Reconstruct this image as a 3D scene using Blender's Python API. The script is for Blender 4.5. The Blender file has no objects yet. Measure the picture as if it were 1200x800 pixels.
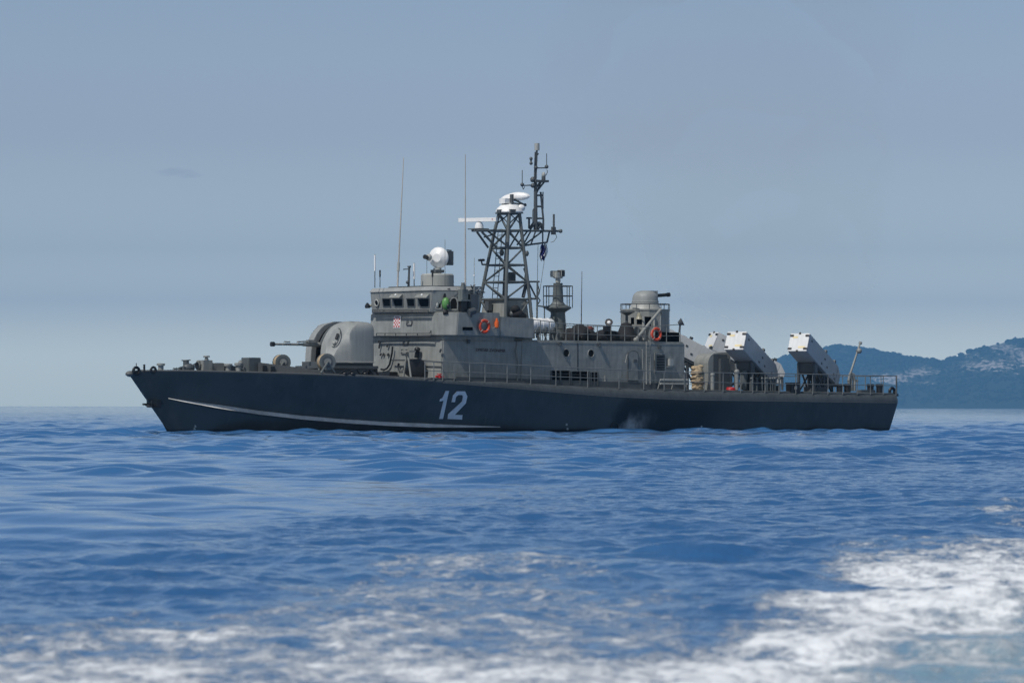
import bpy, bmesh, math, random
import numpy as np
from mathutils import Vector, Matrix
random.seed(5); RNG = np.random.default_rng(5)
R = math.radians
scn = bpy.context.scene
COL = scn.collection

# ------------------------------------------------------------------ camera
F = 5240.0; H = 1.22; PITCH = R(0.839); ROLL = R(0.115)
fwd = np.array([0, math.cos(PITCH), math.sin(PITCH)])
_r = np.array([1.0, 0, 0]); _u = np.array([0, -math.sin(PITCH), math.cos(PITCH)])
cr = _r*math.cos(ROLL) + _u*math.sin(ROLL); cu = _u*math.cos(ROLL) - _r*math.sin(ROLL)
camd = bpy.data.cameras.new('camera'); cam = bpy.data.objects.new('camera', camd); COL.objects.link(cam)
M = Matrix.Identity(4)
for i in range(3):
    M[i][0] = cr[i]; M[i][1] = cu[i]; M[i][2] = -fwd[i]
M[2][3] = H
cam.matrix_world = M
camd.sensor_width = 36; camd.lens = 36*F/1200; camd.clip_start = 1; camd.clip_end = 60000
camd.dof.use_dof = True; camd.dof.focus_distance = 225; camd.dof.aperture_fstop = 6.3
scn.camera = cam
C = np.array([0, 0, H])
def ray(px, py): return fwd + cr*(px-600)/F - cu*(py-400)/F

# ------------------------------------------------------------------ ship frame (x to the bow, y to port, z up)
TH = R(38)
hv = np.array([-math.cos(TH), -math.sin(TH), 0]); pv = np.array([math.sin(TH), -math.cos(TH), 0]); kv = np.array([0, 0, 1.0])
O = np.array([17.770, 232.743, 0])
def XZ(px, py, y):
    r = ray(px, py); s = np.linalg.solve(np.stack([hv, kv, -r], 1), C-O-y*pv); return float(s[0]), float(s[1])
def P(px, py, y):
    x, z = XZ(px, py, y); return (x, y, z)
def T(px, py, x):
    r = ray(px, py); s = np.linalg.solve(np.stack([pv, kv, -r], 1), C-O-x*hv); return (x, float(s[0]), float(s[1]))
SHIP_M = Matrix(((hv[0], pv[0], 0, O[0]), (hv[1], pv[1], 0, O[1]), (0, 0, 1, 0), (0, 0, 0, 1)))

# ------------------------------------------------------------------ light
SUN_EL = R(55); SUN_OFF = R(12)
sh = hv*math.cos(SUN_OFF) + pv*math.sin(SUN_OFF)
sdir = Vector((sh[0]*math.cos(SUN_EL), sh[1]*math.cos(SUN_EL), math.sin(SUN_EL)))
sund = bpy.data.lights.new('sun', 'SUN'); sund.energy = 4.2; sund.angle = R(0.53); sund.color = (1, 0.972, 0.935)
sun = bpy.data.objects.new('sun', sund); COL.objects.link(sun)
sun.rotation_euler = sdir.to_track_quat('Z', 'Y').to_euler(); sun.location = (0, 100, 200)
# sky tint by elevation sine: horizon brightened, unseen upper sky dimmed to cut fill
SKY_TINT = [(0.0, (5.3, 5.4, 5.2, 1)), (0.012, (4.2, 4.3, 4.4, 1)), (0.022, (2.6, 2.6, 2.9, 1)), (0.035, (1.58, 1.60, 1.86, 1)), (0.06, (1.12, 1.06, 1.26, 1)), (0.10, (1.0, 0.945, 1.06, 1)), (0.17, (1.08, 1.10, 1.22, 1)), (0.3, (0.88, 0.88, 0.92, 1)), (0.5, (0.46, 0.455, 0.45, 1)), (1.0, (0.36, 0.355, 0.35, 1))]
w = bpy.data.worlds.new('World'); scn.world = w; w.use_nodes = True
nt = w.node_tree; nt.nodes.clear()
sky = nt.nodes.new('ShaderNodeTexSky'); sky.sky_type = 'NISHITA'; sky.sun_disc = False
sky.sun_elevation = SUN_EL; sky.sun_rotation = math.atan2(sdir.x, sdir.y); sky.air_density = 1.0; sky.dust_density = 1.0; sky.ozone_density = 2.0
hs = nt.nodes.new('ShaderNodeMix'); hs.data_type = 'RGBA'; hs.blend_type = 'MULTIPLY'; hs.inputs[0].default_value = 1.0
tcw = nt.nodes.new('ShaderNodeTexCoord'); spw = nt.nodes.new('ShaderNodeSeparateXYZ'); rmp = nt.nodes.new('ShaderNodeValToRGB')
nt.links.new(tcw.outputs['Generated'], spw.inputs[0]); nt.links.new(spw.outputs[2], rmp.inputs[0]); nt.links.new(rmp.outputs[0], hs.inputs[7])
cr_w = rmp.color_ramp; cr_w.elements[0].position = 0.0; cr_w.elements[0].color = SKY_TINT[0][1]
for p_, c_ in SKY_TINT[1:]:
    e_ = cr_w.elements.new(p_) if p_ < 1 else cr_w.elements[-1]; e_.position = p_; e_.color = c_
bg = nt.nodes.new('ShaderNodeBackground'); bg.inputs[1].default_value = 0.11
wo = nt.nodes.new('ShaderNodeOutputWorld')
nt.links.new(sky.outputs[0], hs.inputs[6]); nt.links.new(hs.outputs[2], bg.inputs[0]); nt.links.new(bg.outputs[0], wo.inputs[0])
scn.view_settings.view_transform = 'Standard'; scn.view_settings.look = 'None'
scn.view_settings.exposure = -0.35; scn.view_settings.gamma = 1

# ------------------------------------------------------------------ materials
def lin(c):
    return tuple(((v/255)/12.92 if v <= 10 else (((v/255)+0.055)/1.055)**2.4) for v in c)
def new_mat(name):
    m = bpy.data.materials.new(name); m.use_nodes = True
    n = m.node_tree; return m, n, n.nodes['Principled BSDF']
def paint(name, col, rough=0.5, var=0.12, streak=0.12, metallic=0.0, scale=1.5, dent=0):
    """weathered paint: cloudy tone changes and faint vertical run marks"""
    m, n, b = new_mat(name)
    tc = n.nodes.new('ShaderNodeTexCoord')
    a = n.nodes.new('ShaderNodeTexNoise'); a.inputs['Scale'].default_value = scale; a.inputs['Detail'].default_value = 6
    mp = n.nodes.new('ShaderNodeMapping'); mp.inputs['Scale'].default_value = (5, 5, 0.5)
    s = n.nodes.new('ShaderNodeTexNoise'); s.inputs['Scale'].default_value = 1.4; s.inputs['Detail'].default_value = 5
    L = n.links.new
    L(tc.outputs['Object'], a.inputs['Vector']); L(tc.outputs['Object'], mp.inputs['Vector']); L(mp.outputs[0], s.inputs['Vector'])
    r1 = n.nodes.new('ShaderNodeMapRange'); r1.inputs[1].default_value = 0.3; r1.inputs[2].default_value = 0.7
    r1.inputs[3].default_value = 1-var; r1.inputs[4].default_value = 1+var
    r2 = n.nodes.new('ShaderNodeMapRange'); r2.inputs[1].default_value = 0.35; r2.inputs[2].default_value = 0.75
    r2.inputs[3].default_value = 1+streak*0.4; r2.inputs[4].default_value = 1-streak
    L(a.outputs[0], r1.inputs[0]); L(s.outputs[0], r2.inputs[0])
    mu = n.nodes.new('ShaderNodeMath'); mu.operation = 'MULTIPLY'; L(r1.outputs[0], mu.inputs[0]); L(r2.outputs[0], mu.inputs[1])
    vm = n.nodes.new('ShaderNodeVectorMath'); vm.operation = 'SCALE'; vm.inputs[0].default_value = col; L(mu.outputs[0], vm.inputs['Scale'])
    L(vm.outputs[0], b.inputs['Base Color'])
    b.inputs['Roughness'].default_value = rough; b.inputs['Metallic'].default_value = metallic
    if dent:
        d_ = n.nodes.new('ShaderNodeTexNoise'); d_.inputs['Scale'].default_value = 1.7; d_.inputs['Detail'].default_value = 2; L(tc.outputs['Object'], d_.inputs['Vector'])
        bp_ = n.nodes.new('ShaderNodeBump'); bp_.inputs['Strength'].default_value = dent; bp_.inputs['Distance'].default_value = 0.05; L(d_.outputs[0], bp_.inputs['Height']); L(bp_.outputs[0], b.inputs['Normal'])
    return m
M_GREY = paint('grey_paint', (0.250, 0.258, 0.240), 0.5, .14, .2, dent=.5)
M_ROOF = paint('roof_paint', (0.30, 0.31, 0.30), 0.6)
M_TURR = paint('turret_paint', (0.275, 0.29, 0.282), 0.55, 0.06, 0.14)
M_DGREY = paint('dark_grey_paint', (0.075, 0.085, 0.09), 0.5)
M_MAST = paint('mast_paint', (0.095, 0.108, 0.108), 0.45)
M_STEEL = paint('deck_steel', (0.10, 0.105, 0.105), 0.6)
M_GUNW = paint('gunwale_paint', (0.070, 0.080, 0.084), 0.45, 0.15, 0.25)
M_LGREY = paint('light_grey_paint', (0.36, 0.37, 0.345), 0.5)
M_WHITE = paint('white_paint', (0.80, 0.80, 0.78), 0.4, 0.05, 0.10)
M_CAN = paint('canister_grey', (0.42, 0.43, 0.43), 0.45, 0.05, 0.08)
M_CANW = paint('canister_white', (0.66, 0.67, 0.66), 0.5, 0.05, 0.10)
M_BLACK = paint('black_paint', (0.012, 0.013, 0.015), 0.45)
M_RUBBER = paint('black_rubber', (0.02, 0.02, 0.022), 0.75)
M_CANVAS = paint('dark_canvas', (0.014, 0.015, 0.017), 0.85, 0.3, 0.2, scale=6)
M_RED = paint('orange_red_plastic', (0.60, 0.06, 0.02), 0.45)
M_ORANGE = paint('orange_plastic', (0.75, 0.13, 0.02), 0.45)
M_REDP = paint('red_paint', (0.5, 0.02, 0.025), 0.5)
M_YEL = paint('yellow_paint', (0.74, 0.62, 0.34), 0.5)
M_TAN = paint('tan_rope', (0.42, 0.32, 0.20), 0.9, 0.4, 0.1, scale=8)
M_GREEN = paint('green_paint', (0.10, 0.26, 0.07), 0.4)
M_DGREEN = paint('dark_green_paint', (0.03, 0.07, 0.03), 0.4)
M_BLUE = paint('blue_cloth', (0.05, 0.06, 0.25), 0.8)
M_NUM = paint('number_paint', (0.66, 0.67, 0.67), 0.5, 0.08, 0.1)
M_STRAKE = paint('strake_paint', (0.74, 0.73, 0.69), 0.5, 0.2, 0.1)
M_NAME = paint('name_paint', (0.075, 0.04, 0.035), 0.6)
M_BRONZE = paint('weathered_bronze', (0.30, 0.28, 0.20), 0.4)
M_TOWER = paint('tower_paint', (0.13, 0.145, 0.14), 0.5, .2, .25)
M_RAIL = paint('rail_paint', (0.17, 0.18, 0.175), 0.5)
M_SEAM = paint('seam_paint', (0.05, 0.055, 0.06), 0.6)
m, n, b = new_mat('window_glass'); M_GLASS = m
b.inputs['Base Color'].default_value = (0.004, 0.005, 0.006, 1); b.inputs['Roughness'].default_value = 0.15; b.inputs['IOR'].default_value = 1.15

m, n, b = new_mat('dark_opening'); M_VOID = m
b.inputs['Base Color'].default_value = (0.003, 0.003, 0.0035, 1); b.inputs['Roughness'].default_value = 0.9; b.inputs['Specular IOR Level'].default_value = 0.05
def hull_material():
    m, n, b = new_mat('hull_paint'); L = n.links.new
    tc = n.nodes.new('ShaderNodeTexCoord'); sx = n.nodes.new('ShaderNodeSeparateXYZ'); L(tc.outputs['Object'], sx.inputs[0])
    def math_(op, a, bb, clamp=False):
        k = n.nodes.new('ShaderNodeMath'); k.operation = op; k.use_clamp = clamp
        for i, v in enumerate((a, bb)):
            if isinstance(v, (int, float)): k.inputs[i].default_value = v
            else: L(v, k.inputs[i])
        return k.outputs[0]
    def rng(v, a, b_, c=0, d=1):
        k = n.nodes.new('ShaderNodeMapRange'); k.interpolation_type = 'SMOOTHSTEP'; L(v, k.inputs[0])
        for i, q in enumerate((a, b_, c, d)): k.inputs[i+1].default_value = q
        return k.outputs[0]
    def noise(sc, det, scale3=(1, 1, 1), rough=0.55):
        mp = n.nodes.new('ShaderNodeMapping'); mp.inputs['Scale'].default_value = scale3; L(tc.outputs['Object'], mp.inputs[0])
        k = n.nodes.new('ShaderNodeTexNoise'); k.inputs['Scale'].default_value = sc; k.inputs['Detail'].default_value = det
        k.inputs['Roughness'].default_value = rough; L(mp.outputs[0], k.inputs['Vector']); return k.outputs[0]
    def mix(f, a, c):
        k = n.nodes.new('ShaderNodeMix'); k.data_type = 'RGBA'
        if isinstance(f, float): k.inputs[0].default_value = f
        else: L(f, k.inputs[0])
        for i, v in ((6, a), (7, c)):
            if isinstance(v, tuple): k.inputs[i].default_value = v+(1,)
            else: L(v, k.inputs[i])
        return k.outputs[2]
    cloudy = noise(0.45, 6); fine = noise(2.2, 6, (1.2, 1, 0.5)); run = noise(1.6, 6, (3, 1, 0.35))
    base = mix(rng(cloudy, 0.3, 0.7), (0.039, 0.045, 0.045), (0.060, 0.067, 0.066))
    base = mix(math_('MULTIPLY', rng(fine, 0.45, 0.75), 0.75), base, (0.066, 0.072, 0.072))
    base = mix(math_('MULTIPLY', rng(run, 0.58, 0.76), 0.6), base, (0.085, 0.088, 0.084))
    X, Z = sx.outputs[0], sx.outputs[2]
    Xw = math_('ADD', X, math_('MULTIPLY', math_('SUBTRACT', noise(0.8, 5), 0.5), 1.4))
    # soot from the side exhausts: a dark sheet aft of the outlet, its leading edge slanting
    Xs = math_('ADD', Xw, math_('MULTIPLY', Z, 0.45))
    soot = math_('MULTIPLY', rng(Xs, 10.6, 14.5), rng(Xs, 19.3, 20.0, 1, 0))
    soot = math_('MULTIPLY', soot, rng(Z, 0.9, 1.9, 1.0, 0.75))
    base = mix(math_('MULTIPLY', soot, 0.96), base, (0.005, 0.007, 0.010))
    # pale scorched salt patch at the outlet
    pale = math_('MULTIPLY', rng(Xs, 16.9, 18.2), rng(Xs, 18.75, 19.2, 1, 0))
    pale = math_('MULTIPLY', pale, rng(Z, 0.05, 1.25, 1, 0)); pale = math_('MULTIPLY', pale, rng(noise(1.6, 7, (1, 1, .8), .6), 0.22, 0.70))
    base = mix(math_('MULTIPLY', pale, 1.0, True), base, (0.50, 0.48, 0.45))
    boot = rng(math_('ADD', Z, math_('MULTIPLY', noise(1.2, 4), 0.12)), 0.16, 0.26, 1, 0)
    base = mix(math_('MULTIPLY', boot, 0.8), base, (0.008, 0.010, 0.014))
    L(base, b.inputs['Base Color']); b.inputs['Roughness'].default_value = 0.5
    bump = n.nodes.new('ShaderNodeBump'); bump.inputs['Strength'].default_value = 0.25; bump.inputs['Distance'].default_value = 0.05
    L(math_('ADD', noise(0.9, 3, (1, 1, 0.6)), math_('MULTIPLY', noise(1.0, 2, (1.9, 1, 0.15)), 0.8)), bump.inputs['Height']); L(bump.outputs[0], b.inputs['Normal'])
    return m
M_HULL = hull_material()

# ------------------------------------------------------------------ mesh builder
class MB:
    def __init__(s): s.v = []; s.f = []; s.m = []; s.cm = 0
    def mat(s, i): s.cm = i; return s
    def add(s, vs, fs):
        o = len(s.v); s.v += [tuple(map(float, q)) for q in vs]
        for f in fs: s.f.append([i+o for i in f]); s.m.append(s.cm)
        return s
    def box(s, x0, x1, y0, y1, z0, z1):
        vs = [(x, y, z) for x in (x0, x1) for y in (y0, y1) for z in (z0, z1)]
        return s.add(vs, [(0, 1, 3, 2), (4, 6, 7, 5), (0, 4, 5, 1), (2, 3, 7, 6), (0, 2, 6, 4), (1, 5, 7, 3)])
    def frustum(s, lower, upper):
        """closed solid between two polygons with the same number of points (lists of 3-D points)"""
        k = len(lower); fs = [tuple(range(k-1, -1, -1)), tuple(range(k, 2*k))]
        fs += [(i, (i+1) % k, k+(i+1) % k, k+i) for i in range(k)]
        return s.add(list(lower)+list(upper), fs)
    def plan(s, poly, z0, z1): return s.frustum([(x, y, z0) for x, y in poly], [(x, y, z1) for x, y in poly])
    def tube(s, p, q, r, n=8, r2=None, caps=True):
        p = Vector(p); q = Vector(q); d = (q-p)
        if d.length < 1e-6: return s
        d.normalize(); a = d.orthogonal().normalized(); b_ = d.cross(a); r2 = r if r2 is None else r2
        vs = []
        for c, rr in ((p, r), (q, r2)):
            for i in range(n):
                t = 2*math.pi*i/n; vs.append(c+a*math.cos(t)*rr+b_*math.sin(t)*rr)
        fs = [(i, (i+1) % n, n+(i+1) % n, n+i) for i in range(n)]
        if caps: fs += [tuple(range(n-1, -1, -1)), tuple(range(n, 2*n))]
        return s.add(vs, fs)
    def path(s, pts, r, n=8):
        for a, b_ in zip(pts[:-1], pts[1:]): s.tube(a, b_, r, n)
        return s
    def lathe(s, prof, c, axis=(0, 0, 1), n=24, squash=None):
        """prof: list of (radius, height along axis)"""
        ax = Vector(axis).normalized(); a = ax.orthogonal().normalized()
        if abs(ax.z) > .99: a = Vector((1, 0, 0))
        b_ = ax.cross(a); c = Vector(c); vs = []
        for r, h_ in prof:
            for i in range(n):
                t = 2*math.pi*i/n; vs.append(c+ax*h_+(a*math.cos(t)+b_*math.sin(t))*max(r, 1e-4))
        fs = []
        for j in range(len(prof)-1):
            for i in range(n): fs.append((j*n+i, j*n+(i+1) % n, (j+1)*n+(i+1) % n, (j+1)*n+i))
        fs.append(tuple(range(n-1, -1, -1))); k = (len(prof)-1)*n; fs.append(tuple(range(k, k+n)))
        return s.add(vs, fs)
    def ball(s, c, rx, ry=None, rz=None, n=14, m_=8):
        ry = ry or rx; rz = rz or rx; vs = []; fs = []
        for j in range(m_+1):
            ph = math.pi*j/m_-math.pi/2
            for i in range(n):
                t = 2*math.pi*i/n; k = max(math.cos(ph), 1e-3)
                vs.append((c[0]+rx*k*math.cos(t), c[1]+ry*k*math.sin(t), c[2]+rz*math.sin(ph)))
        for j in range(m_):
            for i in range(n): fs.append((j*n+i, j*n+(i+1) % n, (j+1)*n+(i+1) % n, (j+1)*n+i))
        return s.add(vs, fs)
    def torus(s, c, axis, Rr, r, n=24, m_=10):
        ax = Vector(axis).normalized(); a = ax.orthogonal().normalized(); b_ = ax.cross(a); c = Vector(c); vs = []; fs = []
        for i in range(n):
            t = 2*math.pi*i/n; d = a*math.cos(t)+b_*math.sin(t)
            for j in range(m_):
                u = 2*math.pi*j/m_; vs.append(c+d*(Rr+r*math.cos(u))+ax*r*math.sin(u))
        for i in range(n):
            for j in range(m_): fs.append((i*m_+j, ((i+1) % n)*m_+j, ((i+1) % n)*m_+(j+1) % m_, i*m_+(j+1) % m_))
        return s.add(vs, fs)
    def grid(s, rows, close=False):
        k = len(rows[0]); vs = [q for r_ in rows for q in r_]; fs = []
        for j in range(len(rows)-1):
            for i in range(k if close else k-1): fs.append((j*k+i, j*k+(i+1) % k, (j+1)*k+(i+1) % k, (j+1)*k+i))
        return s.add(vs, fs)
    def islands(s, rot=None):
        n_ = len(s.v); par = list(range(n_))
        def fd_(a):
            while par[a] != a: par[a] = par[par[a]]; a = par[a]
            return a
        for f in s.f:
            a = fd_(f[0])
            for q_ in f[1:]: par[fd_(q_)] = a
        root = np.array([fd_(i) for i in range(n_)]); ids, isl = np.unique(root, return_inverse=True); k = len(ids)
        V_ = np.array(s.v); Rm = np.array(SHIP_M)[:3, :3] if rot is None else np.array(rot); V_ = V_ @ Rm.T
        lo = np.full((k, 3), 1e9); hi = np.full((k, 3), -1e9); np.minimum.at(lo, isl, V_); np.maximum.at(hi, isl, V_)
        sz = (hi-lo).max(1); gap = np.maximum(0, np.maximum(lo[:, None]-hi[None], lo[None]-hi[:, None])); near = np.sqrt((gap**2).sum(2)) <= np.maximum(.02, .5*np.maximum(sz[:, None], sz[None]))
        lab = np.arange(k)
        for _ in range(k):
            new = np.where(near, lab[None], k).min(1)
            if (new == lab).all(): break
            lab = new
        return lab[isl]
    def build(s, name, mats, parent=None, smooth=35, bevel=0, loc=None, one=False, rot=None):
        if parent is not None and not one and s.v:
            lab = s.islands(rot); u_ = np.unique(lab)
            if len(u_) > 1:
                outs = []; 
                for l_ in sorted(u_, key=lambda q_: -(lab == q_).sum()):
                    m2 = MB(); mp = {}
                    for i in np.nonzero(lab == l_)[0]: mp[int(i)] = len(m2.v); m2.v.append(s.v[i])
                    for f, mi in zip(s.f, s.m):
                        if f[0] in mp: m2.f.append([mp[i] for i in f]); m2.m.append(mi)
                    outs.append(m2.build(name, mats, parent, smooth, bevel, loc, True))
                return outs[0]
        me = bpy.data.meshes.new(name)
        vs = s.v
        if loc is not None: vs = [(x-loc[0], y-loc[1], z-loc[2]) for x, y, z in vs]
        me.from_pydata(vs, [], s.f)
        if not isinstance(mats, (list, tuple)): mats = [mats]
        for q in mats: me.materials.append(q)
        me.polygons.foreach_set('material_index', s.m)
        bm = bmesh.new(); bm.from_mesh(me); bmesh.ops.recalc_face_normals(bm, faces=bm.faces)
        if bevel:
            es = [e for e in bm.edges if len(e.link_faces) == 2 and e.calc_face_angle(0) > R(25)]
            bmesh.ops.bevel(bm, geom=es, offset=bevel, segments=2, affect='EDGES', clamp_overlap=True)
        bm.to_mesh(me); bm.free()
        if smooth:
            me.polygons.foreach_set('use_smooth', [True]*len(me.polygons)); me.set_sharp_from_angle(angle=R(smooth))
        o = bpy.data.objects.new(name, me); COL.objects.link(o)
        if parent: o.parent = parent
        if loc is not None: o.location = loc
        return o

def empty(name, loc, label, cat, group=None, ship=True):
    o = bpy.data.objects.new(name, None); COL.objects.link(o); o.empty_display_size = 0.3
    o.matrix_world = (SHIP_M @ Matrix.Translation(loc)) if ship else Matrix.Translation(loc)
    o['label'] = label; o['category'] = cat
    if group: o['group'] = group
    return o
def tag(o, label, cat, group=None):
    o['label'] = label; o['category'] = cat
    if group: o['group'] = group
    return o
def ship_place(o, loc):
    o.matrix_world = SHIP_M @ Matrix.Translation(loc)

def itp(xs, ys, x): return float(np.interp(x, xs, ys))

# ================================================================== THE SHIP
boat = empty('missile_boat', (0, 0, 0), 'dark grey missile boat with hull number 12 lying on the blue sea', 'warship')

# ---- hull
GX = [0, 5, 12, 20, 26, 30, 34, 38, 41, 43, 44.4, 44.9]; GY = [3.72, 3.95, 4.12, 4.2, 4.15, 3.95, 3.45, 2.55, 1.62, .85, .27, .06]
WX = [0, 12, 20, 26, 32, 37, 41, 44.9]; WY = [3.4, 3.9, 3.85, 3.5, 2.6, 1.55, .65, .03]      # against the same 0..44.9 scale
DX = [0, 15, 20.5, 25.7, 31.5, 33.8, 38.1, 42.2, 43.9, 44.9]; DZ = [1.98, 2.10, 2.20, 2.41, 2.56, 2.64, 2.75, 2.84, 2.84, 2.76]
BX = [0, 15, 20, 25, 28, 31, 34, 44.9]; BD = [.50, .50, .45, .33, .22, .12, .05, .05]      # depth of the rounded sheer
def smoothi(X, Y, x):   # gentle smoothing of the polyline
    return sum(itp(X, Y, min(max(x+d, X[0]), X[-1]))*wg for d, wg in ((-1.2, .2), (-.6, .2), (0, .2), (.6, .2), (1.2, .2))) if 1.3 < x < 43.5 else itp(X, Y, x)
L0 = 44.9
def x_stem(z): return 42.62 + max(z, -0.6)*2.28/2.78
def x_tran(z): return 0.44 - z*0.44/2.0
def sect(s):
    """port section at station s (0..44.9): list of (y, z) from below the water to the deck centre"""
    yg = smoothi(GX, GY, s); yw = smoothi(WX, WY, s); zd = smoothi(DX, DZ, s); bd = smoothi(BX, BD, s)
    rr = min(bd, yg*.6)
    pts = [(yw*.55, -.9), (yw*.93, -.35), (yw, 0)]
    zg = zd-bd
    for t in (.14, .28, .42, .56, .7, .85, 1): pts.append((yw+(yg-yw)*t**.92, zg*t))
    if bd > .08:
        for a in (15, 30, 45, 60, 75, 90): pts.append((yg-rr*.9*(1-math.cos(R(a))), zg+bd*math.sin(R(a))))
    else:
        for a in range(6): pts.append((yg, zg+bd*(a+1)/6))
    return pts
def mapx(s, z):
    return x_tran(z) + (x_stem(z)-x_tran(z))*s/L0
ST = np.concatenate([np.linspace(0, .35, 4), np.linspace(.9, 40, 56), np.linspace(40.6, 44.9, 14)])
hullmb = MB(); rows = []
for s_ in ST:
    pr = sect(s_)
    if s_ < .36:   # rounded stern corner
        k = (1-(1-s_/.36)**2)**.5; pr = [(y-(.35*(1-k)), z-.30*(1-k)*max(0, z/2)**4) for y, z in pr]
    port = [(mapx(s_, z), y, z) for y, z in pr]
    star = [(x, -y, z) for x, y, z in port][::-1]
    rows.append(star+port)
hullmb.grid([r_[::-1] for r_ in rows])
nrow = len(rows[0]); hullmb.f.append(list(range(nrow))); hullmb.m.append(0)
hullmb.f.append([(len(rows)-1)*nrow+i for i in range(nrow)]); hullmb.m.append(0)
# deck surface / sheer band get their own colours
half = nrow//2
for fi in range(len(hullmb.m)-2):
    i = fi % (nrow-1); j = fi//(nrow-1)
    k = i if i < half else nrow-2-i      # 0.. from port deck edge down
    if ST[min(j, len(ST)-1)] < 34.5:
        if k < 6: hullmb.m[fi] = 1
hull = hullmb.build('hull', [M_HULL, M_GUNW], boat, smooth=50)
deck = MB()
drows = []
for s_ in ST:
    y, z = sect(s_)[-1]; x = mapx(s_, z); drows.append([(x, -y+.004, z-.01), (x, 0, z+.03), (x, y-.004, z-.01)])
deck.grid(drows); deck.build('deck', M_STEEL, boat, smooth=0)
# raised rim / toe rail along the foredeck edge and the thin fold under the sheer band
rim = MB()
for sg in (1, -1):
    pts = [(mapx(s_, sect(s_)[-1][1]), sg*(sect(s_)[-1][0]-.05), sect(s_)[-1][1]+.02) for s_ in np.linspace(25, 44.8, 40)]
    rim.path(pts, .045, 6)
nose = mapx(44.9, 2.75)
rim.ball((nose-.12, 0, 2.70), .26, .2, .14)
rim.build('toe_rail', M_STEEL, boat, one=True)
fold = MB()
for sg in (1, -1):
    q = []
    for s_ in np.linspace(.4, 30, 60):
        y, z = sect(s_)[9]; q.append((mapx(s_, z), sg*(y+.012), z-.02))
    fold.path(q, .028, 6)
fold.build('sheer_moulding', M_GUNW, hull)
def hull_y(x, z):
    s_ = (x-x_tran(z))/(x_stem(z)-x_tran(z))*L0
    pr = sect(s_); zs = [q[1] for q in pr[1:10]]; ys = [q[0] for q in pr[1:10]]
    return itp(zs, ys, z)
def on_hull(px, py, off=0.0):
    y = 3.5
    for _ in range(8):
        x, z = XZ(px, py, y); y = hull_y(x, z)
    return (x, y+off, z)
# spray strake with a sloping pale top
stk = MB(); line = [(197, 466.5), (215, 470), (250, 476), (300, 483.5), (350, 489.3), (400, 493.6), (450, 496.8), (500, 498.8), (545, 499.6), (586, 500)]
top = []; out = []; bot = []
lx = [q[0] for q in line]; ly = [q[1] for q in line]
for px in np.linspace(197, 586, 50):
    py = itp(lx, ly, px); x, y, z = on_hull(px, py)
    k = min(1, (px-197)/60)*min(1, (586-px)/90+.02); hgt = .03+.16*k; dep = .03+.25*k
    top.append((x, hull_y(x, z+hgt*.6)-.01, z+hgt*.6)); out.append((x, y+dep, z-hgt*.4)); bot.append((x, hull_y(x, z-hgt*.4-.03)-.01, z-hgt*.4-.03))
stk.grid([top, out]); stk.cm = 1; stk.grid([out, bot])
mir = MB(); 
for src in (stk,): 
    n0 = len(stk.v); stk.v += [(x, -y, z) for x, y, z in stk.v]; stk.f += [[i+n0 for i in f][::-1] for f in stk.f]; stk.m += stk.m[:]
stk.build('spray_strake', [M_STRAKE, M_HULL], hull, smooth=30)
# hull number
def digit(polys, name):
    mb = MB()
    for mat_i, dx, dy, off in ((1, .75, .6, .012), (0, 0, 0, .03)):
        mb.cm = mat_i
        for pl in polys:
            mb.frustum([on_hull(a+dx, b_+dy, off-.03) for a, b_ in pl], [on_hull(a+dx, b_+dy, off) for a, b_ in pl])
    o = mb.build(name, [M_NUM, M_BLACK], hull, smooth=0)
    return o
def zq(pts, x0, y0, k): return [(x0+a/k, y0+b_/k) for a, b_ in pts]
digit([zq([(155, 107), (133, 107), (110, 155), (92, 165), (90, 182), (117, 176)], 500, 440, 6), zq([(155, 107), (117, 176), (86, 304), (113, 304)], 500, 440, 6)], 'hull_number')
digit([zq(q, 500, 440, 6) for q in ([(174, 186), (197, 186), (204, 150), (184, 138)], [(184, 138), (204, 150), (220, 136), (212, 110)],
       [(212, 110), (220, 136), (248, 136), (268, 110)], [(268, 110), (248, 136), (254, 146), (284, 146)], [(254, 146), (248, 180), (273, 195), (284, 146)],
       [(248, 180), (150, 270), (146, 304), (196, 275), (273, 195)], [(146, 304), (247, 309), (250, 276), (196, 275)])], 'hull_number')
# draught marks and the exhaust outlet
dm = MB()
for px, py in ((664, 497), (665, 502), (229, 499), (228, 502), (822, 500)):
    x, y, z = on_hull(px, py); dm.box(x-.05, x+.05, y-.01, y+.012, z-.06, z+.06)
dm.build('draught_mark', M_LGREY, hull, smooth=0)
ex = MB(); x, y, z = on_hull(720, 500); ex.lathe([(.22, -.05), (.24, .05), (.2, .06), (.19, -.04)], (x, y, z), (0, 1, 0), 16)
ex.build('exhaust_outlet', M_BLACK, hull)
# anchor in its stem pocket
an = MB(); a0 = P(205, 471, .3); a1 = P(180, 473, .05)
an.tube(P(202, 470.5, .28), P(181, 473, .12), .055); an.box(a1[0]-.28, a1[0]+.22, -.22, .26, a1[2]-.17, a1[2]+.17)
an.tube(P(186, 473, .1), P(167, 473.6, .1), .05); an.tube(P(170, 474, .02), P(176, 476, .3), .05); an.box(a1[0]-.05, a1[0]+.12, -.4, .45, a1[2]-.12, a1[2]+.0)
an.build('anchor', M_BLACK, boat, bevel=.03)

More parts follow.
